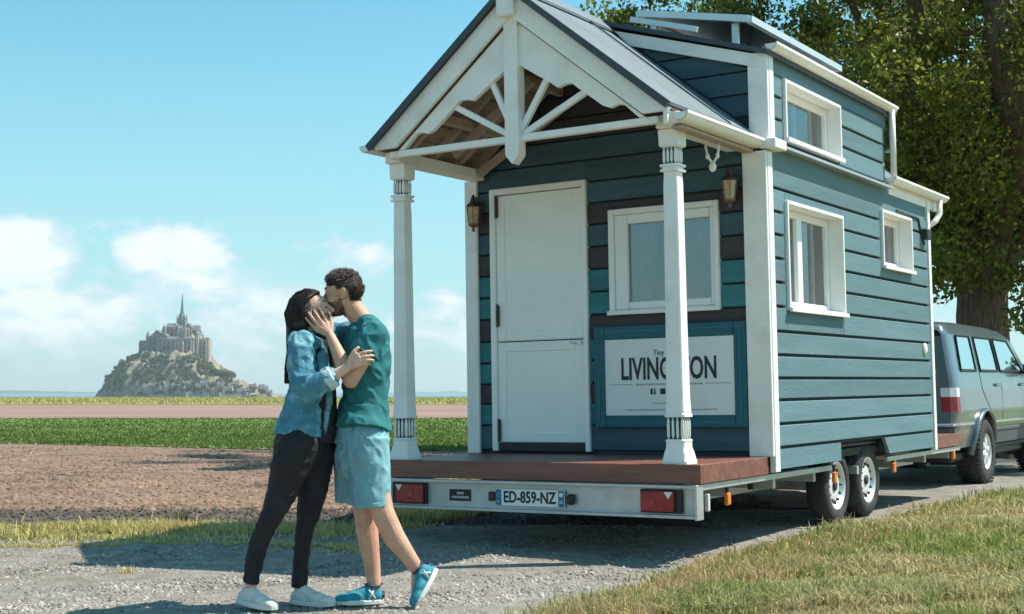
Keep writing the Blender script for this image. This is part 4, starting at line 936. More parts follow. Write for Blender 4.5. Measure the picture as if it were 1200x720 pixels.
# ------------------------------------------------------------------ trees
m_bark = mat('furrowed_bark', (.10, .065, .05), .95, c2=(.22, .15, .11), scale=9, stretch=(3, 3, .5), bump=1.6, bscale=14)
m_leaf = mat('sunlit_leaves', (.055, .095, .015), .36, c2=(.26, .28, .045), scale=.9, island=.55, trans=.5, spec=.35)
def limb(mb, p, d, ln, r0, r1, seg=6, wob=.18, gr=0):
    pts = [Vector(p)]; d = Vector(d).normalized(); rs = [r0]
    for i in range(seg):
        d = (d + Vector((random.gauss(0, wob), random.gauss(0, wob), random.gauss(0, wob) * .6 + gr))).normalized(); pts.append(pts[-1] + d * ln / seg); rs.append(r0 + (r1 - r0) * (i + 1) / seg)
    mb.tube(pts, rs, 9); return pts, rs
def big_tree(x, y, label, trunk_r, fork, centre, rad, nclump, per, leaf, seed, group, bare=None, droop=None):
    random.seed(seed); rg = np.random.default_rng(seed)
    z0 = float(H(x, y)) - .1; t = empty('tree', Matrix.Translation((x, y, z0)), label, 'tree', group)
    mb = MB(); cx, cy, cz = centre[0] - x, centre[1] - y, centre[2] - z0
    pts = [(0, 0, 0), (.0, 0, .35), (.02, 0, 1.2), (-.02, 0, 2.4), (.02, 0, fork)]
    mb.tube(pts, [trunk_r * 1.3, trunk_r * 1.08, trunk_r, trunk_r * .95, trunk_r * .90], 18)
    for k in range(7):
        a = 2 * math.pi * k / 7 + .3; mb.tube([(math.cos(a) * trunk_r * 1.0, math.sin(a) * trunk_r * 1.0, .8), (math.cos(a) * trunk_r * 1.4, math.sin(a) * trunk_r * 1.4, .25), (math.cos(a) * trunk_r * 2.2, math.sin(a) * trunk_r * 2.2, -.05)], [trunk_r * .2, trunk_r * .3, trunk_r * .2], 8)
    ends = []
    for k in range(9):
        a = 2 * math.pi * k / 9 + random.uniform(-.3, .3); up = random.uniform(.5, 1.5)
        tgt = Vector((cx + math.cos(a) * rad[0] * .62, cy + math.sin(a) * rad[1] * .62, cz + rad[2] * random.uniform(-.35, .6)))
        p0 = Vector((math.cos(a) * trunk_r * .35, math.sin(a) * trunk_r * .35, fork - random.uniform(.1, .7)))
        d = tgt - p0; ps, rs = limb(mb, p0, d + Vector((0, 0, d.length * .35)), d.length * 1.05, trunk_r * .32, trunk_r * .11, 8, .10)
        for j in (3, 4, 5, 6, 7):
            q = ps[j]; dd = Vector((random.gauss(0, 1), random.gauss(0, 1), random.gauss(.1, .6))); e, _ = limb(mb, q, dd, random.uniform(1.6, 3.0), rs[j] * .5, .02, 5, .22); ends += [e[-1], e[3]]
        ends += [ps[-1], ps[-2]]
    for b in (bare or []): mb.tube(*b)
    mb.build('trunk', m_bark, t, smooth=True)
    # leaf clumps: spread through the shell and along limb ends
    C = []
    for e in ends: C.append((e[0], e[1], e[2], random.uniform(.5, .95)))
    C += [tuple(q) for q in (droop or [])]
    while len(C) < nclump:
        v = rg.normal(size=3); v /= np.linalg.norm(v); q = rg.uniform(.35, 1.0) ** .45
        q *= 1 + .14 * math.sin(v[0] * 5 + seed) + .10 * math.sin(v[2] * 7 + 2 * seed)
        C.append((cx + v[0] * rad[0] * q, cy + v[1] * rad[1] * q, cz + v[2] * rad[2] * q, rg.uniform(.35, .9)))
    C = np.array(C); n = len(C) * per; ci = np.repeat(np.arange(len(C)), per)
    g = rg.normal(size=(n, 3)); g /= np.linalg.norm(g, axis=1)[:, None]; rr = rg.uniform(0, 1, n) ** .5
    P_ = C[ci, :3] + g * (rr * C[ci, 3])[:, None] * np.array([1.1, 1.1, .72])
    wx, wy, wz = P_[:, 0] + x, P_[:, 1] + y, P_[:, 2] + z0
    # a gap in the front of the crown where the leaning limbs show
    lx = np.interp(wz, [2.9, 4.2, 5.0, 5.9, 6.8, 8], [7.55, 7.75, 7.75, 7.4, 7.2, 7.1]); gap = (np.abs(wx * 20.8 / wy - lx) < .22 + .12 * np.sin(wz * 4)) & (wy < 21.6) & (wz > 3.0) & (wz < 7.0)
    keep = (wz > 1.7) & ~(gap & (rg.uniform(size=n) < .8)); P_ = P_[keep]; n = len(P_)
    a = rg.normal(size=(n, 3)); a /= np.linalg.norm(a, axis=1)[:, None]; b = np.cross(a, rg.normal(size=(n, 3))); b /= np.linalg.norm(b, axis=1)[:, None]
    sz = rg.uniform(.6, 1.25, n)[:, None] * leaf
    V = np.stack([P_ - a * sz, P_ + b * sz * .55 - a * sz * .1, P_ + a * sz, P_ - b * sz * .55 - a * sz * .1], 1).reshape(-1, 3)
    np_mesh('crown', V, np.arange(n * 4).reshape(-1, 4), m_leaf, t)
    return t
TX_, TY_ = 7.75, 22.6
def at(px, py, y):
    dx = (px - 600) / 1612; dz = (360 - py) / 1612; p_ = R_(3.549); d = Vector((dx, math.cos(p_) - dz * math.sin(p_), math.sin(p_) + dz * math.cos(p_))); d *= y / d.y; return d + Vector((0, 0, CAM_Z))
o3 = Vector((TX_, TY_, float(H(TX_, TY_)) - .1))
big = ([at(1150, 330, 22.4) - o3, at(1172, 250, 22.0) - o3, at(1190, 190, 21.4) - o3, at(1186, 130, 20.8) - o3, at(1172, 60, 20.4) - o3, at(1160, -60, 20.6) - o3], [.30, .27, .25, .23, .20, .15], 12)
big2 = ([at(1140, 330, 22.4) - o3, at(1120, 250, 23.0) - o3, at(1105, 170, 23.4) - o3, at(1085, 60, 23.8) - o3, at(1060, -60, 24) - o3], [.28, .24, .2, .17, .12], 12)
big_tree(TX_, TY_, 'huge leafy tree with a furrowed trunk rising behind the car', .43, 3.1, (7.2, 22.8, 7.0), (6.6, 4.6, 4.3), 330, 680, .052, 5, None, [big, big2], [(*(at(px, py, yy) - o3), r) for px, py, yy, r in ((1098, 300, 20.5, .7), (1100, 210, 20.6, .9), (1150, 215, 19.8, .8), (1192, 320, 20.8, .6), (1205, 290, 20.5, .8), (1085, 270, 21.5, .8), (1100, 325, 21.5, .6), (1190, 235, 20.3, .7), (1215, 370, 20.6, .5), (1140, 160, 19.6, .8), (1090, 150, 20, .9))])
big_tree(13.5, 27.5, 'leafy tree at the right edge of the picture, behind the big trunk', .4, 3.2, (13.2, 27.5, 8.0), (4.6, 4.2, 4.6), 190, 420, .070, 9, None)
# ------------------------------------------------------------------ tidal island with its abbey, 2 km away
MX, MY, MZ = -494.0, 2057.0, -8.0
m_rock = mat('island_rock', (.10, .10, .07), .9, c2=(.36, .31, .24), scale=.06, dirt=((.06, .095, .04), .95, .05), detail=9)
m_abb = mat('abbey_stone', (.24, .205, .17), .85, c2=(.40, .33, .27), scale=.05, bump=.4, bscale=.2)
m_abb2 = mat('abbey_stone_rosy', (.36, .26, .20), .85, c2=(.46, .35, .28), scale=.05)
m_slate = mat('abbey_slate_roof', (.13, .15, .17), .6, scale=.1)
m_lead = mat('green_copper_spire', (.12, .19, .19), .5, scale=.1)
m_dark = mat('dark_window_opening', (.05, .05, .055), .8)
m_hwall = mat('village_wall', (.42, .37, .31), .85, var=.2, scale=.1, objvar=.35); m_hroof = mat('village_slate', (.15, .145, .15), .7, scale=.1)
m_wood = mat('island_trees', (.05, .085, .035), .9, c2=(.11, .14, .06), scale=.05, island=.4)
SX = [-125, -118, -106, -95, -80, -68, -57, -40, 0, 25, 40, 50, 62, 80, 98, 115, 135, 152, 164]; SZ = [0, 10, 22, 38, 54, 62, 66, 76, 84, 78, 62, 50, 38, 26, 18, 13, 8, 3, 0]
def Hm(X, Y):
    X = np.asarray(X, float); Y = np.asarray(Y, float); wv = 92 * np.interp(X, [-130, -60, 60, 160], [.35, 1, 1, .45])
    f = np.sqrt(np.clip(1 - (Y / wv) ** 2, 0, 1)); z = np.interp(X + 5 * vnoise(X * .06, Y * .06, 41), SX, SZ) * f ** 1.1
    return z + (7.5 * vnoise(X * .08, Y * .08, 42) + 4.8 * vnoise(X * .33, Y * .33, 43) + 2.4 * vnoise(X * .9, Y * .9, 44)) * np.clip(z / 16, 0, 1) - 1
xs = np.arange(-132, 162, 2.2); ys = np.arange(-96, 97, 2.6)
V, F = grid(xs, ys, Hm); V += np.array([MX, MY, MZ]); tag(np_mesh('island_rock', V, F, m_rock, smooth=False), kind='structure')
AM = Matrix.Translation((MX, MY, MZ))
ab = empty('abbey', AM @ Matrix.Translation((0, 0, 84)), 'fortified stone abbey with a needle spire crowning the rocky tidal island', 'abbey')
def ap(name, m, f, zoff=-84):
    f.v = [(x, y, z + zoff) for x, y, z in f.v]; return f.build(name, m, ab)
def hall(x0, x1, y0, y1, z0, z1, rh, axis='x', nm='hall', m=None, wins=True):
    w = ap(nm, m or m_abb, MB().box(x0, x1, y0, y1, z0, z1))
    f = MB()
    if rh > 0:
        if axis == 'x': f.prism([(y0 - .6, z1), (y1 + .6, z1), ((y0 + y1) / 2, z1 + rh)], x0 - .5, x1 + .5, lambda a, b, y: (y, a, b))
        else: f.prism([(x0 - .6, z1), (x1 + .6, z1), ((x0 + x1) / 2, z1 + rh)], y0 - .5, y1 + .5)
        f.v = [(x, y, z - 84) for x, y, z in f.v]; f.build('roof', m_slate, w)
    b = MB(); nb = max(2, int((x1 - x0) / 5.5))
    for i in range(nb + 1): q = x0 + (x1 - x0) * i / nb; b.box(q - .7, q + .7, y0 - 2.2, y0 + .2, z0 - 6, z1 - 2.5)
    b.v = [(x, y, z - 84) for x, y, z in b.v]; b.build('buttresses', m or m_abb, w)['kind'] = 'stuff'
    if wins:
        d = MB()
        for i in range(nb):
            q = x0 + (x1 - x0) * (i + .5) / nb; z = z1 - 5
            while z > z0 + 3: d.box(q - .7, q + .7, y0 - .25, y0 + .1, z - 2.6, z); z -= 7
        if d.v: d.v = [(x, y, z_ - 84) for x, y, z_ in d.v]; d.build('window_openings', m_dark, w)['kind'] = 'stuff'
    return w
# church: nave, choir, transepts, crossing tower and spire
hall(-28, 1, -9, 9, 78, 100, 7, nm='nave'); hall(1, 26, -10, 10, 78, 101, 8, nm='choir')
hall(-6, 6, -24, 20, 76, 100, 8, 'y', nm='transept')
ap('crossing_tower', m_abb, MB().box(-5.8, 5.8, -5.8, 5.8, 98, 116).box(-6.4, 6.4, -6.4, 6.4, 115, 117))
ap('belfry', m_lead, MB().box(-4.6, 4.6, -4.6, 4.6, 117, 122).lathe([(6.6, 117), (5.6, 121), (3.2, 127), (2.2, 133), (1.2, 145), (.5, 154), (.15, 158)], 8))
f = MB()
for sx in (-1, 1):
    for sy in (-1, 1): f.lathe([(1.1, 112), (1.1, 120), (.1, 127)], 6, 'z', (sx * 5.8, sy * 5.8, 0))
for i in range(6):
    for y in (-10.5, 10.5): f.lathe([(.8, 95), (.8, 105), (.05, 111)], 5, 'z', (3 + i * 4.4, y, 0))
ap('pinnacles', m_abb, f)['kind'] = 'stuff'
hall(-58, -42, -18, 8, 62, 86, 0, nm='terrace_building', m=m_abb); hall(-43, -32, -22, 10, 66, 92, 4, nm='wing'); hall(-36, -22, -30, -10, 62, 95, 5, 'y', nm='wing')
hall(-24, -10, -44, -16, 52, 90, 6, 'y', nm='guest_building', m=m_abb2); hall(-11, 3, -48, -18, 44, 87, 4, nm='stair_building', m=m_abb)
hall(2, 14, -52, -16, 36, 84, 3, 'y', nm='south_building', m=m_abb2); hall(13, 24, -44, -14, 44, 88, 4, nm='abbot_house', m=m_abb)
hall(24, 32, -34, 4, 44, 94, 4, 'y', nm='hall_tower'); hall(31, 42, -26, 14, 46, 88, 0, nm='great_hall', m=m_abb2)
ap('tower', m_abb, MB().lathe([(4.6, 40), (4.4, 86), (4.9, 86.5), (4.9, 89), (.2, 96)], 12, 'z', (24, -36, 0))); ap('tower', m_abb, MB().lathe([(3.6, 60), (3.4, 92), (.2, 101)], 10, 'z', (-46, -16, 0)))
ap('tower', m_abb, MB().lathe([(3.6, 40), (3.6, 86), (3.9, 86.5), (3.9, 90)], 12, 'z', (43, -20, 0)))
f = MB()
for i in range(7):
    x = -8 + i * 4.2; f.prism([(-70 - i % 2 * 4, 22), (-48, 24), (-46, 60 - abs(i - 3) * 2)], x - .9, x + .9, lambda a, b, y: (y, a, b))
ap('flying_buttresses', m_abb2, f)['kind'] = 'stuff'
ap('outer_stair', m_abb2, MB().bar((14, -60, 40), (22, -82, 16), 4, 5))
random.seed(3); f = MB()
for i in range(26):
    x = random.uniform(-40, 40); y = random.uniform(-40, 0); zt = 84 + 22 * (1 - abs(x) / 46) + random.uniform(-4, 4); q = random.uniform(1.2, 2.2); f.lathe([(q, 60), (q, zt), (q * 1.15, zt + .3), (.1, zt + q * 4)], 7, 'z', (x, y, 0))
ap('turrets', m_abb, f)['kind'] = 'stuff'
hall(-20, -8, -14, 2, 84, 106, 6, nm='wing', wins=False); hall(8, 18, -16, 0, 84, 105, 7, 'y', nm='wing', wins=False); hall(-38, -30, -14, 4, 80, 97, 5, 'y', nm='wing')
# ramparts at the water's edge and the village above them
rp = empty('rampart_wall', AM @ Matrix.Translation((30, -92, 0)), 'long pale stone rampart with round towers round the foot of the island', 'wall')
f = MB(); pts = [(-92, -52), (-60, -84), (-20, -95), (30, -97), (75, -88), (110, -70), (140, -44)]
for (a, b), (c_, d) in zip(pts[:-1], pts[1:]): f.bar((a - 30, b + 92, 2), (c_ - 30, d + 92, 2), 2.5, 9)
m_ramp = mat('rampart_stone', (.20, .18, .15), .9, c2=(.32, .28, .23), scale=.08); f.build('wall', m_ramp, rp)
for a, b in pts[1:]: MB().lathe([(4, 0), (3.7, 8), (4, 8.2), (4, 9.4)], 12, 'z', (a - 30, b + 92, 0)).build('tower', m_ramp, rp, smooth=False)
random.seed(21); hsp = []; ORD = ['leftmost', 'second', 'third', 'fourth', 'fifth', 'sixth', 'seventh', 'eighth', 'ninth', 'tenth', 'eleventh']
def village_house(x, y, w, d, h, label):
    z = float(Hm(x, y)); t = empty('village_house', AM @ Matrix.Translation((x, y, max(z, 0) - 3)), label, 'house', 'houses of the island village')
    MB().box(-w / 2, w / 2, -d / 2, d / 2, 0, h).build('wall', m_hwall, t)
    MB().prism([(-d / 2 - .5, h), (d / 2 + .5, h), (0, h + d * .62)], -w / 2 - .3, w / 2 + .3, lambda a, b, y_: (y_, a, b)).build('roof', m_hroof, t)
    MB().box(w * .3, w * .3 + 1.4, -.7, .7, h, h + d * .62 + 2).build('chimney', m_hwall, t)
    f = MB()
    for i in range(2):
        for j in range(max(1, int(h / 4))): f.box(-w / 4 + i * w / 2 - .6, -w / 4 + i * w / 2 + .6, -d / 2 - .1, -d / 2, 2 + j * 3.4, 3.8 + j * 3.4)
    f.build('windows', m_dark, t)['kind'] = 'stuff'
for k in range(24):
    x = -26 + k * 7.1 + random.uniform(-2, 2); ys_ = np.arange(-92, 0, 1.0); hz_ = Hm(np.full(len(ys_), x), ys_); y = float(ys_[int(np.argmax(hz_ > (2, 8, 14)[k % 3]))]) if hz_.max() > 14 else -20 - 10 * (k % 3)
    village_house(x, y, random.uniform(5.5, 11), random.uniform(6, 9), random.uniform(5, 12), 'small slate-roofed stone house, ' + ORD[k // 3] + ' from the left in the ' + ('lowest row by the rampart', 'middle row of the village', 'uppermost row below the trees')[k % 3])
# trees on the slopes
def leafcloud(name, pts, rads, m, per, sz, parent=None):
    P_ = np.repeat(np.array(pts, float), per, 0); r = np.repeat(np.array(rads, float), per); n = len(P_)
    g = rng.normal(size=(n, 3)); g /= np.linalg.norm(g, axis=1)[:, None]; P_ = P_ + g * (r * rng.uniform(.5, 1, n))[:, None] * np.array([1, 1, .85])
    a = rng.normal(size=(n, 3)); a /= np.linalg.norm(a, axis=1)[:, None]; b = np.cross(a, g + .1); b /= np.linalg.norm(b, axis=1)[:, None]
    V = np.stack([P_ - a * sz, P_ + b * sz, P_ + a * sz], 1).reshape(-1, 3); return np_mesh(name, V, np.arange(n * 3).reshape(-1, 3), m, parent)
pts = []; rad = []
for k in range(760):
    x = rng.uniform(-112, 60); y = rng.uniform(-88, 0); z = float(Hm(x, y))
    if z < 8 or z > 66 or (-14 < x < 24 and y > -66) or rng.uniform() < .15: continue
    if -60 < x < -40 and 40 < z < 58: continue
    pts.append((x + MX, y + MY, z + MZ + 1)); rad.append(rng.uniform(2, 4.6))
for k in range(60):
    x = rng.uniform(-40, 130); ys_ = np.arange(-96, 0, 1.5); hz_ = Hm(np.full(len(ys_), x), ys_)
    if hz_.max() > 6: y = float(ys_[int(np.argmax(hz_ > rng.uniform(3, 16)))]); pts.append((x + MX, y + MY - 4, float(Hm(x, y)) + MZ + 4)); rad.append(rng.uniform(2.5, 4.5))
tag(leafcloud('woodland', pts, rad, m_wood, 90, 1.3), kind='stuff')
for k, (x, y, z, r) in enumerate(((47, -40, 45, 8), (58, -44, 41, 8), (66, -40, 38, 8.5), (78, -46, 38, 9), (84, -40, 36, 7), (54, -60, 30, 8), (70, -62, 26, 7))):
    t = empty('island_tree', AM @ Matrix.Translation((x, y, float(Hm(x, y)) - 1)), 'round dark tree on the shoulder of the island, ' + ORD[k] + (' counted from the left' if k else ' of its clump'), 'tree', 'dark trees on the shoulder of the island')
    zz = z - float(Hm(x, y)) + 1
    MB().lathe([(.8, 0), (.5, max(2, zz))], 6).build('trunk', m_bark, t)
    leafcloud('crown', [(0, 0, zz), (r * .4, 0, zz - r * .3), (-r * .4, 0, zz - r * .3)], [r * .75, r * .6, r * .6], m_wood, 160, 1.4, t)
# ------------------------------------------------------------------ the couple
m_skin_m = mat('tanned_skin', (.58, .31, .21), .5, var=.10, scale=14, bump=.08, bscale=120, c2=(.66, .39, .27)); m_skin_w = mat('warm_skin', (.64, .38, .28), .5, var=.08, scale=14, bump=.06, bscale=120, c2=(.72, .46, .35))
for m_ in (m_skin_m, m_skin_w):
    b_ = m_.node_tree.nodes['Principled BSDF']; b_.inputs['Subsurface Weight'].default_value = .12; b_.inputs['Subsurface Radius'].default_value = (.02, .008, .005)
m_hair = mat('dark_brown_hair', (.065, .042, .034), .45, var=.3, scale=30, island=.5, spec=.6); m_hairw = mat('black_brown_hair', (.018, .014, .014), .5, var=.3, scale=30, island=.4, spec=.4)
m_tee = mat('teal_cotton', (.018, .155, .175), .85, var=.12, scale=14, bump=.25, bscale=200); m_short = mat('light_blue_cotton', (.17, .36, .42), .85, var=.14, scale=16, bump=.25, bscale=150, dirt=((.30, .52, .57), .6, 11))
m_denim = mat('washed_denim', (.075, .25, .34), .85, var=.25, scale=18, bump=.4, bscale=140, dirt=((.36, .58, .66), .9, 9)); m_cuff = mat('pale_denim_inside', (.50, .63, .68), .85, var=.1, scale=30, bump=.3, bscale=200)
m_blk = mat('black_cotton', (.018, .016, .019), .8, var=.2, scale=12, bump=.2, bscale=150)
m_jean = mat('black_denim', (.015, .014, .018), .75, var=.3, scale=14, bump=.25, bscale=150, dirt=((.035, .032, .038), .5, 5))
m_shoew = mat('off_white_canvas', (.66, .66, .62), .75, var=.08, scale=20, dirt=((.45, .42, .36), .5, 12)); m_sole = mat('white_rubber_sole', (.72, .71, .67), .6, dirt=((.4, .36, .3), .5, 10))
m_run = mat('turquoise_mesh_fabric', (.02, .25, .33), .6, var=.15, scale=30, bump=.3, bscale=300); m_rund = mat('navy_shoe_overlay', (.02, .04, .07), .5)
def W(px, py, y): return at(px, py, y)
def cap(mb, a, b, r0, r1, flat=None, flatdir=None, round_=True, n=16):
    """tapered capsule with round (or flat) ends as a closed tube; flat squeezes it along flatdir"""
    a, b = Vector(a), Vector(b); d = (b - a); ln = d.length; d.normalize() if ln > 1e-6 else None
    prof = []
    if round_:
        for k in range(5): t = math.pi / 2 * k / 5; prof.append((a - d * r0 * math.cos(t), r0 * math.sin(t) + 1e-4))
    prof.append((a, r0)); prof.append((b, r1))
    if round_:
        for k in range(1, 6): t = math.pi / 2 * k / 5; prof.append((b + d * r1 * math.sin(t), r1 * math.cos(t) + 1e-4))
    q = MB().tube([p for p, r in prof], [r for p, r in prof], n)
    if flat:
        fd = Vector(flatdir).normalized(); c0 = (a + b) / 2
        q.v = [tuple(Vector(v) - fd * ((Vector(v) - (a + d * max(0, min(ln, (Vector(v) - a).dot(d))))).dot(fd)) * (1 - flat)) for v in q.v]
    mb.add(q.v, q.f)
def chain(mb, pts, rs, **k):
    for i in range(len(pts) - 1): cap(mb, pts[i], pts[i + 1], rs[i], rs[i + 1], **k)
def solidify(mb, name, m, parent, vox=.006, smooth=4, folds=None):
    """weld the overlapping shapes of mb into one continuous surface"""
    me = bpy.data.meshes.new('t'); me.from_pydata(mb.v, [], mb.f); o = bpy.data.objects.new('t', me); col.objects.link(o)
    import bmesh
    b = bmesh.new(); b.from_mesh(me); bmesh.ops.recalc_face_normals(b, faces=b.faces); b.to_mesh(me); b.free()
    r = o.modifiers.new('r', 'REMESH'); r.mode = 'VOXEL'; r.voxel_size = vox; r.adaptivity = 0
    sm = o.modifiers.new('s', 'SMOOTH'); sm.factor = .5; sm.iterations = smooth
    dg = bpy.context.evaluated_depsgraph_get(); res = bpy.data.meshes.new_from_object(o.evaluated_get(dg)); bpy.data.objects.remove(o)
    if folds:
        nv = len(res.vertices); co = np.empty(nv * 3, np.float32); no = np.empty(nv * 3, np.float32); res.vertices.foreach_get('co', co); res.vertices.foreach_get('normal', no); co = co.reshape(-1, 3); no = no.reshape(-1, 3)
        amp, fr, seed, skew = folds
        q = co @ np.array(skew, float).T * fr
        f = np.array([mnoise.noise(Vector(p) + Vector((seed, 0, 0))) for p in q]); f = (1 - np.abs(f) * 3.2).clip(-.6, 1)
        g = np.array([mnoise.noise(Vector(p * .37) + Vector((0, seed, 0))) for p in q])
        co += no * (amp * (f * .6 + g * 1.1))[:, None]; res.vertices.foreach_set('co', co.ravel())
    res.shade_smooth(); res.name = name; res.materials.clear(); res.materials.append(m); o = bpy.data.objects.new(name, res); col.objects.link(o)
    inv = parent.matrix_world.inverted(); res.transform(inv); o.parent = parent; return o
class Head:
    def __init__(q, c, fwd, up, k=1.0):
        q.c = Vector(c); q.f = Vector(fwd).normalized(); q.u = (Vector(up) - q.f * Vector(up).dot(q.f)).normalized(); q.s = q.f.cross(q.u); q.k = k
        q.R = Matrix((q.f, q.s, q.u)).transposed()
    def p(q, f, s, u): return q.c + q.R @ (Vector((f, s, u)) * q.k)
    def ell(q, mb, c, r): mb.ell(q.p(*c), [x * q.k for x in r], 20, 14, q.R)
    def build(q, mb, male=True):
        q.ell(mb, (-.012, 0, .030), (.098, .076, .088)); q.ell(mb, (.030, 0, -.03), (.062, .058, .083)); q.ell(mb, (.035, 0, .03), (.058, .062, .06))
        q.ell(mb, (.064, 0, -.094), (.024, .026, .020))
        for s_ in (-1, 1):
            cap(mb, q.p(.0, s_ * .052, -.05), q.p(.052, s_ * .022, -.092), .022 * q.k, .02 * q.k); q.ell(mb, (.062, s_ * .036, -.022), (.026, .020, .026))
            cap(mb, q.p(.086, s_ * .010, .032), q.p(.070, s_ * .046, .028), .0095 * q.k, .009 * q.k); q.ell(mb, (.079, s_ * .031, .008), (.011, .015, .010)); q.ell(mb, (.102, s_ * .010, -.029), (.009, .008, .007))
            q.ell(mb, (-.010, s_ * .078, -.005), (.019, .007, .031)); q.ell(mb, (-.015, s_ * .083, .008), (.014, .006, .018)); q.ell(mb, (-.002, s_ * .078, -.028), (.009, .006, .011))
        cap(mb, q.p(.088, 0, .022), q.p(.113, 0, -.021), .0075 * q.k, .0115 * q.k)
        q.ell(mb, (.094, 0, -.053), (.010, .023, .0065)); q.ell(mb, (.092, 0, -.066), (.009, .019, .007)); q.ell(mb, (.080, 0, -.060), (.016, .028, .018))
def tufts(name, P, Nn, ln, r, m, parent, flow, curl=.3, seg=3):
    """short tapering locks growing from points P"""
    n = len(P); d = Nn / np.linalg.norm(Nn, axis=1)[:, None]; fl = flow / np.maximum(1e-6, np.linalg.norm(flow, axis=1)[:, None])
    a = np.cross(d, rng.normal(size=(n, 3))); a /= np.linalg.norm(a, axis=1)[:, None]; b = np.cross(d, a); L_ = ln * rng.uniform(.6, 1.3, n)[:, None]
    rings = []; cur = P - d * .003
    for k in range(seg + 1):
        t = k / seg; rad = r * (1 - t * .85) * rng.uniform(.8, 1.2, n)[:, None]
        for j in range(3): th = 2 * math.pi * j / 3; rings.append(cur + (a * math.cos(th) + b * math.sin(th)) * rad)
        dirn = d * (1 - t * .8) + fl * (.5 + t * .8) + rng.normal(size=(n, 3)) * curl; dirn /= np.linalg.norm(dirn, axis=1)[:, None]; cur = cur + dirn * L_ / seg
    V = np.stack(rings, 1).reshape(-1, 3); per = 3 * (seg + 1); F = []
    for k in range(seg):
        for j in range(3): F.append((k * 3 + j, k * 3 + (j + 1) % 3, (k + 1) * 3 + (j + 1) % 3, (k + 1) * 3 + j))
    F = (np.array(F)[None] + (np.arange(n) * per)[:, None, None]).reshape(-1, 4)
    inv = np.array(parent.matrix_world.inverted()); V = V @ inv[:3, :3].T + inv[:3, 3]
    return np_mesh(name, V, F, m, parent, smooth=True)
def head_verts(body, parent, hd):
    me = body.data; nv = len(me.vertices); co = np.empty(nv * 3, np.float32); no = np.empty(nv * 3, np.float32); me.vertices.foreach_get('co', co); me.vertices.foreach_get('normal', no)
    M_ = np.array(parent.matrix_world); co = co.reshape(-1, 3) @ M_[:3, :3].T + M_[:3, 3]; no = no.reshape(-1, 3) @ M_[:3, :3].T
    loc = (co - np.array(hd.c)) @ np.array(hd.R) / hd.k; return co, no, loc
def hand(mb, wrist, knuck, tips, thumb, r=.0085, bend=(0, 0, 0)):
    """palm from the wrist to four knuckles, a two-joint finger to every tip, thumb chain from near the wrist"""
    w = Vector(wrist); kn = [Vector(k) for k in knuck]; bd = Vector(bend)
    for i, k in enumerate(kn): cap(mb, w, k, .020, .0105)
    for i in range(3): cap(mb, kn[i], kn[i + 1], .0105, .0105); cap(mb, (w + kn[i]) / 2, (w + kn[i + 1]) / 2, .014, .014)
    for i, (k, t) in enumerate(zip(kn, tips)):
        t = Vector(t); rr = r * (1, 1.02, .98, .86)[i]; m1 = k.lerp(t, .45) + bd; m2 = k.lerp(t, .77) + bd * .8
        chain(mb, [k, m1, m2, t], [rr * 1.12, rr * 1.03, rr * .95, rr * .78])
    chain(mb, [w.lerp(Vector(thumb[0]), .3)] + [Vector(q) for q in thumb], [.015, .0125, .0105, .0085][:len(thumb) + 1])
def shoe(parent, heel, toe, up, ankle, mu, ms, mo=None, k=1.0, label=None, name='shoe'):
    """heel and toe lie on the sole line; up is the shoe's own up"""
    heel, toe, up = Vector(heel), Vector(toe), Vector(up); f = (toe - heel); ln = f.length; f.normalize(); up = (up - f * up.dot(f)).normalized(); s_ = f.cross(up); R = Matrix((f, s_, up)).transposed()
    P = lambda a, b, c: heel + R @ Vector((a, b, c))
    mb = MB(); L_ = ln
    for a, c, r in ((.16, .036, (.045, .032, .034)), (.35, .036, (.06, .036, .036)), (.58, .036, (.06, .043, .034)), (.80, .030, (.055, .044, .027)), (.90, .026, (.028, .038, .020))): mb.ell(P(a * L_, 0, c), r, 18, 12, R)
    cap(mb, P(.20 * L_, 0, .045), P(.20 * L_, 0, .045).lerp(Vector(ankle), .35), .037, .034); cap(mb, P(.50 * L_, 0, .045), P(.30 * L_, 0, .066), .033, .033)
    o = solidify(mb, name, mu, parent, .0045, 5)
    if label: o['label'] = label
    n = 20; out = []
    for i in range(n):
        t = 2 * math.pi * i / n; x = .5 - .5 * math.cos(t); wdt = (.036 + .012 * math.sin(min(1, x * 1.5) * math.pi * .6)) * math.copysign(abs(math.sin(t)) ** .55, math.sin(t)); out.append((x * L_ * 1.02 - .004, wdt))
    sb = MB()
    rings = [(-.001, .94), (.003, 1.0), (.018, 1.0), (.022, .95)]; V = []
    for h, sc in rings:
        for a, b in out: V.append(P((a - L_ / 2) * sc + L_ / 2, b * sc, h + .010 * max(0, a / L_ - .8) / .2 * .6))
    F = [(i * n + j, i * n + (j + 1) % n, (i + 1) * n + (j + 1) % n, (i + 1) * n + j) for i in range(3) for j in range(n)] + [tuple(range(n))[::-1], tuple(range(3 * n, 4 * n))]
    sb.add(V, F); inv = parent.matrix_world.inverted(); sb.v = [inv @ Vector(v) for v in sb.v]; so_ = sb.build('sole', ms, parent); so_.parent = o; 
    lb = MB()
    for i in range(5): a = (.40 + i * .07) * L_; h = .082 - i * .006; lb.tube([P(a, -.026, h - .016), P(a + .006, 0, h + .003), P(a, .026, h - .016)], .0035, 6)
    lb.v = [inv @ Vector(v) for v in lb.v]; x = lb.build('laces', mo or m_sole, parent, smooth=True); x.parent = o; x['kind'] = 'stuff'
    return o, P, L_

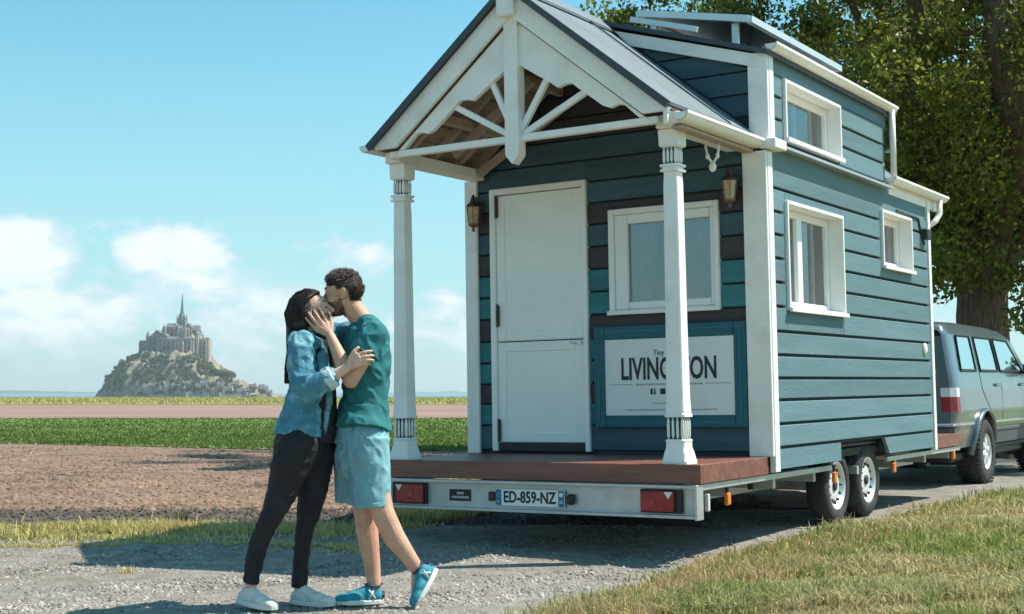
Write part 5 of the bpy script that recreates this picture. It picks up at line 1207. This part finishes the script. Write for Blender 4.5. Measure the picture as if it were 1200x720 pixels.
# ---------- man
man = empty('person', Matrix.Translation((-.72, 7.16, 0)), 'man in a teal t-shirt and light blue shorts bending his head to kiss the woman', 'person')
yM = 7.18
hM = Head(W(402.5, 344, 7.17), (-1, .06, -.16), (-.14, 0, 1), .97)
b = MB(); hM.build(b)
chain(b, [hM.p(-.02, 0, -.055), W(424, 376, 7.18), W(428, 392, 7.18)], [.055, .056, .075])
chain(b, [W(431, 400, yM), W(430, 430, yM), W(428, 468, yM), W(425, 505, yM)], [.100, .105, .098, .108], n=20)
cap(b, W(439, 391, 7.02), W(424, 391, 7.33), .055, .055)
nS, nE, nW = W(439, 392, 6.985), W(411, 446, 6.935), W(388, 396, 7.015)
chain(b, [nS, nS.lerp(nE, .4), nE], [.058, .049, .039]); chain(b, [nE, nE.lerp(nW, .35), nW], [.040, .040, .026])
hand(b, W(386.5, 392, 7.02), [W(383.5, 379.5, 7.035), W(379, 381.5, 7.025), W(374.8, 384, 7.02), W(371.5, 387.5, 7.02)],
     [W(374.5, 362, 7.045), W(367.5, 363.5, 7.03), W(361.5, 366.5, 7.025), W(358.5, 373, 7.03)], [W(388.5, 383, 7.035), W(388, 374.5, 7.05), W(385.5, 367, 7.06)], .0088, (0, -.007, 0))
fS, fE, fW = W(414, 394, 7.36), W(378, 440, 7.42), W(352, 452, 7.30)
chain(b, [fS, fE], [.055, .042]); chain(b, [fE, fW], [.042, .028])
hand(b, fW, [W(346, 449, 7.25), W(346, 451.5, 7.25), W(346, 454, 7.25), W(346.5, 456.5, 7.25)], [W(342, 449, 7.17), W(341.5, 452, 7.165), W(341.5, 455, 7.165), W(342, 458, 7.17)], [W(348, 445, 7.27), W(345, 444, 7.23), W(343.5, 444, 7.20)], .0088, (-.006, 0, 0))
chain(b, [W(421, 524, 7.24), W(424, 560, 7.23), W(428, 601, 7.21), W(431, 628, 7.20), W(436, 660, 7.19), W(438.5, 686, 7.18)], [.085, .076, .060, .057, .043, .036])
chain(b, [W(430, 526, 7.12), W(436, 560, 7.10), W(448, 600, 7.08), W(461, 628, 7.09), W(477, 650, 7.10), W(488, 666, 7.11)], [.10, .080, .060, .057, .043, .036])
cap(b, W(438.5, 688, 7.18), W(412, 704, 7.15), .032, .022); cap(b, W(489, 668, 7.11), W(486, 698, 7.06), .030, .020)
bodyM = solidify(b, 'body', m_skin_m, man, .0042, 3)
co, no, loc = head_verts(bodyM, man, hM)
inh = (np.abs(loc) < .16).all(1)
k = inh & (loc[:, 2] > .045 - .9 * np.maximum(0, -loc[:, 0] - .02) * 1.2 - .0 ) & ~((loc[:, 0] > .066) & (loc[:, 2] < .085)) & (loc[:, 2] > -.055)
k |= inh & (loc[:, 0] < -.035) & (loc[:, 2] > -.05); k |= inh & (loc[:, 0] < .02) & (loc[:, 0] > -.05) & (loc[:, 2] > .02)
k &= ~((np.abs(loc[:, 1]) > .079))
idx = np.where(k)[0]; idx = rng.choice(idx, min(9000, len(idx)), False)
fl = np.array([hM.f * .6 + hM.u * .25])[0] * np.ones((len(idx), 1)) * 1.0
tufts('hair', co[idx], no[idx], .016 + .014 * sstep(.03, .09, loc[idx, 2:3]), .0034, m_hair, man, fl * np.where(loc[idx, 2:3] > .03, 1, -.6), .42, 4)
k = inh & (loc[:, 2] < -.028) & (loc[:, 0] > .0) & (loc[:, 2] > -.125) & ~((loc[:, 0] > .097) & (loc[:, 2] > -.04)) & ~((np.abs(loc[:, 1]) < .02) & (loc[:, 2] > -.07) & (loc[:, 2] < -.048) & (loc[:, 0] > .08)) & ((loc[:, 0] < .03) | (loc[:, 2] < -.038))
idx = np.where(k)[0]; idx = rng.choice(idx, min(4000, len(idx)), False)
tufts('beard', co[idx], no[idx], .0085, .0024, m_hair, man, np.array([hM.f * .1 - hM.u])[0] * np.ones((len(idx), 1)), .3, 2)
inv = man.matrix_world.inverted()
f = MB(); hM.ell(f, (-.028, 0, .036), (.081, .0755, .0850)); f.v = [inv @ Vector(v) for v in f.v]; f.build('hair_cap', m_hair, man, smooth=True)
for s_ in (-1, 1):
    f = MB(); f.tube([hM.p(.094, s_ * .014, .036), hM.p(.088, s_ * .03, .042), hM.p(.072, s_ * .05, .036)], [.0035, .0045, .002], 6, flat=.7); f.v = [inv @ Vector(v) for v in f.v]; f.build('eyebrow', m_hair, man, smooth=True)
    f = MB(); f.tube([hM.p(.090, s_ * .020, .004), hM.p(.0905, s_ * .031, .001), hM.p(.083, s_ * .044, .004)], .0016, 5); f.v = [inv @ Vector(v) for v in f.v]; f.build('eyelashes', m_hair, man)
t = MB()
chain(t, [W(430, 398, yM), W(430, 430, yM), W(428, 466, yM)], [.118, .124, .118], n=24); cap(t, W(428, 466, yM), W(425, 503, yM), .118, .151, round_=False, n=28); cap(t, W(426, 478, 7.14), W(424, 503, 7.12), .10, .140, round_=False, n=28)
cap(t, W(438, 390, 7.03), W(421, 390, 7.33), .066, .066); cap(t, W(434, 386, 7.12), W(428, 382, 7.18), .07, .07)
cap(t, nS + Vector((0, 0, .004)), nS.lerp(nE, .43), .069, .076, round_=False, n=24); cap(t, nS, nS.lerp(nE, .1), .068, .068)
cap(t, fS, fS.lerp(fE, .5), .064, .064, round_=False, n=24)
t.tube([W(420.5, 378, 7.18), W(426, 381, 7.18), W(429, 388, 7.18)], [.062, .068, .08], 20)
tee = solidify(t, 'tshirt', m_tee, man, .0055, 5, (.011, 14, 3.3, ((1.0, 0, .7), (0, 1, 0), (-.25, 0, .75))))
s0 = MB()
cap(s0, W(426, 497, yM), W(424, 520, yM), .138, .148, round_=False, n=28); chain(s0, [W(424, 530, yM), W(424, 540, yM)], [.14, .135]); cap(s0, W(429, 518, 7.12), W(430, 534, 7.11), .121, .119); cap(s0, W(418, 524, 7.24), W(418, 530, 7.24), .111, .111)
cap(s0, W(430, 516, 7.12), W(436, 593, 7.09), .122, .094, round_=False, n=28); cap(s0, W(418, 524, 7.24), W(413, 590, 7.25), .110, .092, round_=False, n=28)
sh = solidify(s0, 'shorts', m_short, man, .0055, 4, (.0075, 16, 8.1, ((1.1, 0, .55), (0, 1, 0), (-.4, 0, .8))))
f = MB(); f.tube([W(431, 500, 7.03), W(432, 512, 7.035), W(440, 522, 7.045), W(450, 524, 7.07)], .003, 6).tube([W(420, 506, 7.02), W(424, 512, 7.0), W(423, 518, 6.995)], .0022, 5).tube([W(424, 504, 7.01), W(428, 511, 7.0), W(431, 514, 7.0)], .0022, 5); f.v = [inv @ Vector(v) for v in f.v]; x = f.build('drawstring', m_cuff, man, smooth=True); x.parent = sh
o_, Pq, L_ = shoe(man, W(448.5, 707, 7.19), W(392.5, 709, 7.10), (0, 0, 1), W(440, 686, 7.18), m_run, m_sole, m_rund, label='turquoise running shoe flat on the gravel')
def overlay(par, P, L_, shoe_o):
    f = MB()
    for sd in (-1, 1):
        for a0, a1, h0, h1 in ((.20, .34, .03, .075), (.34, .24, .028, .07)): f.tube([P(a0 * L_, sd * .040, h0), P((a0 + a1) / 2 * L_, sd * .0405, (h0 + h1) / 2), P(a1 * L_, sd * .034, h1)], .005, 6, flat=.5)
    f.v = [inv @ Vector(v) for v in f.v]; x = f.build('side_stripe', m_shoew, par, smooth=True); x.parent = shoe_o
    f = MB(); f.tube([P(.02 * L_, -.02, .035), P(-.005 * L_, 0, .055), P(.02 * L_, .02, .035)], .010, 8).tube([P(.88 * L_, -.033, .028), P(.98 * L_, 0, .026), P(.88 * L_, .033, .028)], .007, 8).tube([P(.14 * L_, -.03, .088), P(.02 * L_, 0, .10), P(.14 * L_, .03, .088), P(.33 * L_, .03, .095), P(.38 * L_, 0, .10), P(.33 * L_, -.03, .095), P(.14 * L_, -.03, .088)], .006, 6)
    f.v = [inv @ Vector(v) for v in f.v]; x = f.build('overlay', m_rund, par, smooth=True); x.parent = shoe_o
overlay(man, Pq, L_, o_)
o_, Pq, L_ = shoe(man, W(513, 668, 7.13), W(489, 712, 7.03), (-.75, -.10, .5), W(488, 664, 7.11), m_run, m_sole, m_rund, label='turquoise running shoe raised on its toe')
overlay(man, Pq, L_, o_)

def band(mb_pts, r0, r1, name, m, par_obj, person, n=32, vox=.004):
    q = MB(); a, b_ = mb_pts; cap(q, a, b_, r0, r1, round_=False, n=n); x = solidify(q, name, m, person, vox, 2); x.parent = par_obj; x.matrix_parent_inverse = Matrix(); return x
band((nS.lerp(nE, .395), nS.lerp(nE, .435)), .078, .079, 'sleeve_hem', m_tee, tee, man)
band((W(435.6, 588, 7.09), W(436, 594, 7.09)), .0975, .0975, 'leg_hem', m_short, sh, man)
f = MB(); f.tube([W(423, 384.5, 7.11), W(419, 381, 7.18), W(423, 377, 7.24), W(432, 374, 7.22), W(436, 377, 7.15), W(431, 382.5, 7.11), W(423, 384.5, 7.11)], .0055, 8); f.v = [inv @ Vector(v) for v in f.v]; x = f.build('neck_rib', m_tee, man, smooth=True); x.parent = tee

# ---------- woman
wom = empty('person', Matrix.Translation((-1.1, 7.12, 0)), 'dark-haired woman in a washed denim jacket and black trousers, eyes closed, being kissed', 'person')
invw = wom.matrix_world.inverted(); yW = 7.13
hW = Head(W(367.5, 366, 7.13), (.93, -.10, .26), (-.25, 0, 1), .90)
b = MB(); hW.build(b, False)
chain(b, [hW.p(-.03, 0, -.05), W(362, 394, 7.13), W(361, 405, 7.13)], [.048, .047, .06])
chain(b, [W(362, 412, yW), W(364, 440, yW), W(368, 468, yW), W(360, 500, yW), W(352, 516, yW)], [.088, .092, .080, .115, .125], n=20)
cap(b, W(356, 402, 7.0), W(367, 402, 7.26), .048, .048)
aS, aE, aW = W(353, 403, 6.965), W(361, 459, 6.90), W(407, 431, 6.885)
chain(b, [aS, aE], [.042, .035]); chain(b, [aE, aE.lerp(aW, .35), aW], [.038, .037, .0235])
hand(b, W(408, 430, 6.885), [W(419, 416, 6.868), W(421, 420, 6.862), W(422, 424, 6.862), W(421.5, 428, 6.865)], [W(436, 411.5, 6.885), W(438.5, 417, 6.885), W(438, 422.5, 6.885), W(434, 427.5, 6.885)], [W(411, 419, 6.872), W(415, 412, 6.872), W(420, 407.5, 6.88)], .0076, (0, -.008, .004))
bS, bE, bW = W(370, 402, 7.27), W(394, 390, 7.36), W(425, 383, 7.30)
chain(b, [bS, bE], [.046, .037]); chain(b, [bE, bW], [.036, .024])
hand(b, bW, [W(432, 382, 7.25), W(433, 384, 7.24), W(434, 386, 7.24), W(434, 389, 7.24)], [W(438, 379, 7.20), W(440, 383, 7.19), W(440.5, 387, 7.19), W(439, 391, 7.19)], [W(428, 378, 7.27), W(432, 376, 7.23)], .0076)
chain(b, [W(347, 524, 7.04), W(332, 570, 7.02), W(320, 602, 7.00), W(302, 640, 7.01), W(294, 690, 7.02)], [.085, .066, .048, .036, .028])
chain(b, [W(370, 524, 7.20), W(366, 570, 7.18), W(361, 602, 7.17), W(355, 640, 7.17), W(351, 690, 7.16)], [.085, .066, .048, .036, .028])
cap(b, W(294, 694, 7.02), W(312, 708, 6.93), .03, .02); cap(b, W(351, 694, 7.16), W(378, 706, 7.10), .03, .02)
bodyW = solidify(b, 'body', m_skin_w, wom, .0042, 3)
co, no, loc = head_verts(bodyW, wom, hW); inh = (np.abs(loc) < .16).all(1)
k = inh & ((loc[:, 0] < .012) | (loc[:, 2] > .085 - .3 * np.maximum(0, .05 - loc[:, 0]))) & (loc[:, 2] > -.07)
V = []; F = []; nb = 0
idx = rng.choice(np.where(k & (loc[:, 2] > -.06))[0], 3200, False); hc = hW.p(-.02, 0, .01)
for i in idx:
    p0 = Vector(co[i]); tx = random.random(); lx, ly, lz = loc[i]
    ty = min(1, max(0, (p0.y - 7.06) / .14)) * .75 + .25 * random.random(); yy = 7.055 + .15 * ty
    mid = W(349 - 9 * tx, 374 + 14 * random.random(), yy); p2 = W(344 - 7 * tx, 408, yy - .03); p3 = W(337 - 4 * tx + 3 * random.random(), 432 + 18 * random.random(), yy - .03)
    d0, d1 = p0 - hc, mid - hc; pts = [p0 - d0.normalized() * .003]
    for q in (.18, .38, .6, .82): dd = d0.normalized().lerp(d1.normalized(), q).normalized(); pts.append(hc + dd * ((d0.length * (1 - q) + d1.length * q) + .009))
    pts += [mid, mid.lerp(p2, .5), p2, p2.lerp(p3, .55), p3]
    q = MB().tube(pts, [.0016, .0024, .0027, .0029, .0029, .0029, .0028, .0026, .002, .0006], 4, flat=.8); V += q.v; F += [tuple(a + nb for a in f_) for f_ in q.f if len(f_) == 4]; nb += len(q.v)
q = MB(); q.v = [invw @ Vector(v) for v in V]; q.f = F; q.build('hair', m_hairw, wom, smooth=True)
# under-mass of the hair so that no skin shows between the locks
q = MB(); chain(q, [hW.p(-.035, 0, .03), W(350, 378, 7.13), W(347, 405, 7.12), W(341, 432, 7.12)], [.070, .066, .052, .022], flat=.95, flatdir=(0, 1, 0)); cap(q, hW.p(-.03, .03, .01), W(352, 380, 7.07), .05, .045); cap(q, hW.p(-.03, -.03, .01), W(352, 380, 7.19), .05, .045)
solidify(q, 'hair_mass', m_hairw, wom, .006, 6, (.004, 30, 2, ((1, 0, .1), (0, 1, 0), (0, 0, .15))))
for s_ in (-1, 1):
    f = MB(); f.tube([hW.p(.094, s_ * .014, .036), hW.p(.088, s_ * .03, .043), hW.p(.072, s_ * .05, .036)], [.002, .0028, .001], 6, flat=.7); f.v = [invw @ Vector(v) for v in f.v]; f.build('eyebrow', m_hairw, wom, smooth=True)
    f = MB(); f.tube([hW.p(.090, s_ * .020, .004), hW.p(.0915, s_ * .031, .0), hW.p(.083, s_ * .045, .004)], .0018, 5); f.v = [invw @ Vector(v) for v in f.v]; f.build('eyelashes', m_hairw, wom)
f = MB(); hW.ell(f, (.0985, 0, -.0545), (.0075, .019, .0045)); hW.ell(f, (.0965, 0, -.0655), (.007, .016, .005)); f.v = [invw @ Vector(v) for v in f.v]; f.build('lips', mat('rose_lips', (.42, .13, .12), .4), wom, smooth=True)
# black top, trousers
t = MB(); chain(t, [W(366, 408, yW), W(370, 440, yW), W(375, 470, yW), W(370, 500, yW)], [.092, .098, .090, .11], n=24); cap(t, W(370, 490, yW), W(366, 516, yW), .11, .12, round_=False, n=24)
solidify(t, 'black_top', m_blk, wom, .006, 5, (.006, 14, 5.5, ((1, 0, .4), (0, 1, 0), (-.2, 0, .7))))
t = MB(); chain(t, [W(355, 505, yW), W(352, 524, yW)], [.135, .138], n=24); cap(t, W(350, 522, 7.04), W(340, 548, 7.03), .112, .104)
chain(t, [W(345, 530, 7.04), W(333, 572, 7.02), W(320, 602, 7.00), W(309, 622, 7.0), W(301, 642, 7.01)], [.106, .080, .060, .050, .045]); cap(t, W(301, 642, 7.01), W(293.5, 684, 7.02), .047, .041, round_=False, n=22)
chain(t, [W(371, 528, 7.19), W(367, 572, 7.18), W(361.5, 602, 7.17), W(357, 622, 7.17), W(354.5, 642, 7.17)], [.100, .079, .059, .050, .045]); cap(t, W(354.5, 642, 7.17), W(351, 688, 7.16), .047, .039, round_=False, n=22)
solidify(t, 'trousers', m_jean, wom, .0055, 4, (.006, 13, 9.5, ((1, 0, .3), (0, 1, 0), (-.2, 0, 1.3))))
# denim jacket: back, sides, yoke, sleeves, turned-back cuff, collar
t = MB(); chain(t, [W(362, 406, 7.11), W(361, 440, 7.10), W(360, 468, 7.10)], [.086, .092, .094], n=24); cap(t, W(360, 462, 7.10), W(352, 508, 7.09), .096, .132, round_=False, n=30)
cap(t, W(353, 402, 6.99), W(369, 401, 7.27), .062, .060)
chain(t, [aS, W(351, 428, 6.93), W(355, 452, 6.90), aE], [.062, .066, .062, .056]); chain(t, [aE, aE.lerp(aW, .5)], [.058, .054])
chain(t, [bS, bE], [.058, .050]); chain(t, [bE, bE.lerp(bW, .55)], [.050, .042])
jk = solidify(t, 'denim_jacket', m_denim, wom, .0055, 3, (.012, 17, 12.7, ((1, 0, .45), (0, 1, 0), (-.3, 0, 1.0))))
t = MB(); cap(t, aE.lerp(aW, .46), aE.lerp(aW, .66), .060, .056, round_=False, n=24); x = solidify(t, 'cuff', m_cuff, wom, .005, 3, (.004, 20, 1, ((1, 0, 0), (0, 1, 0), (0, 0, 1)))); x.parent = jk; x.matrix_parent_inverse = Matrix()
t = MB(); chain(t, [W(349, 396, 7.06), W(361, 397, 7.03), W(374, 402, 7.05), W(380, 412, 7.07)], [.016, .020, .020, .012]); chain(t, [W(379, 410, 7.04), W(385, 440, 7.04), W(386, 470, 7.05), W(379, 508, 7.05)], [.014, .015, .015, .015])
x = solidify(t, 'collar', m_denim, wom, .005, 3, (.003, 22, 1, ((1, 0, 0), (0, 1, 0), (0, 0, 1)))); x.parent = jk; x.matrix_parent_inverse = Matrix()
band((W(352.4, 502, 7.09), W(351.6, 510, 7.09)), .131, .136, 'waistband', m_denim, jk, wom)
t = MB(); cap(t, W(378, 418, 7.02), W(380, 436, 7.02), .030, .028, flat=.45, flatdir=(0, 1, 0)); x = solidify(t, 'chest_pocket', m_denim, wom, .005, 3); x.parent = jk; x.matrix_parent_inverse = Matrix()
f = MB()
for py in (432, 455, 478, 500): f.ell(W(384.5 - (py > 480) * 3, py, 7.025), (.006, .006, .006), 8, 6)
f.v = [invw @ Vector(v) for v in f.v]; x = f.build('buttons', m_galv, wom, smooth=True); x.parent = jk; x['kind'] = 'stuff'
shoe(wom, W(279, 706, 7.07), W(323, 717, 6.90), (.10, 0, 1), W(292, 688, 7.03), m_shoew, m_sole, None, label='off-white sneaker of her near foot')
shoe(wom, W(341, 707, 7.17), W(392, 712, 7.06), (0, 0, 1), W(351, 690, 7.16), m_shoew, m_sole, None, label='off-white sneaker of her far foot')
# ------------------------------------------------------------------ thin summer haze
hz_b = MB().box(-14500, 14500, -300, 14600, -13, 175).build('haze', bpy.data.materials.new('summer_haze'))
hm = hz_b.data.materials[0]; hm.use_nodes = True; t = hm.node_tree; t.nodes.remove(t.nodes['Principled BSDF'])
pv = t.nodes.new('ShaderNodeVolumePrincipled'); pv.inputs['Color'].default_value = (.92, .96, 1, 1); pv.inputs['Density'].default_value = 0.00009; pv.inputs['Anisotropy'].default_value = .2
t.links.new(pv.outputs[0], t.nodes['Material Output'].inputs['Volume']); tag(hz_b, kind='stuff')
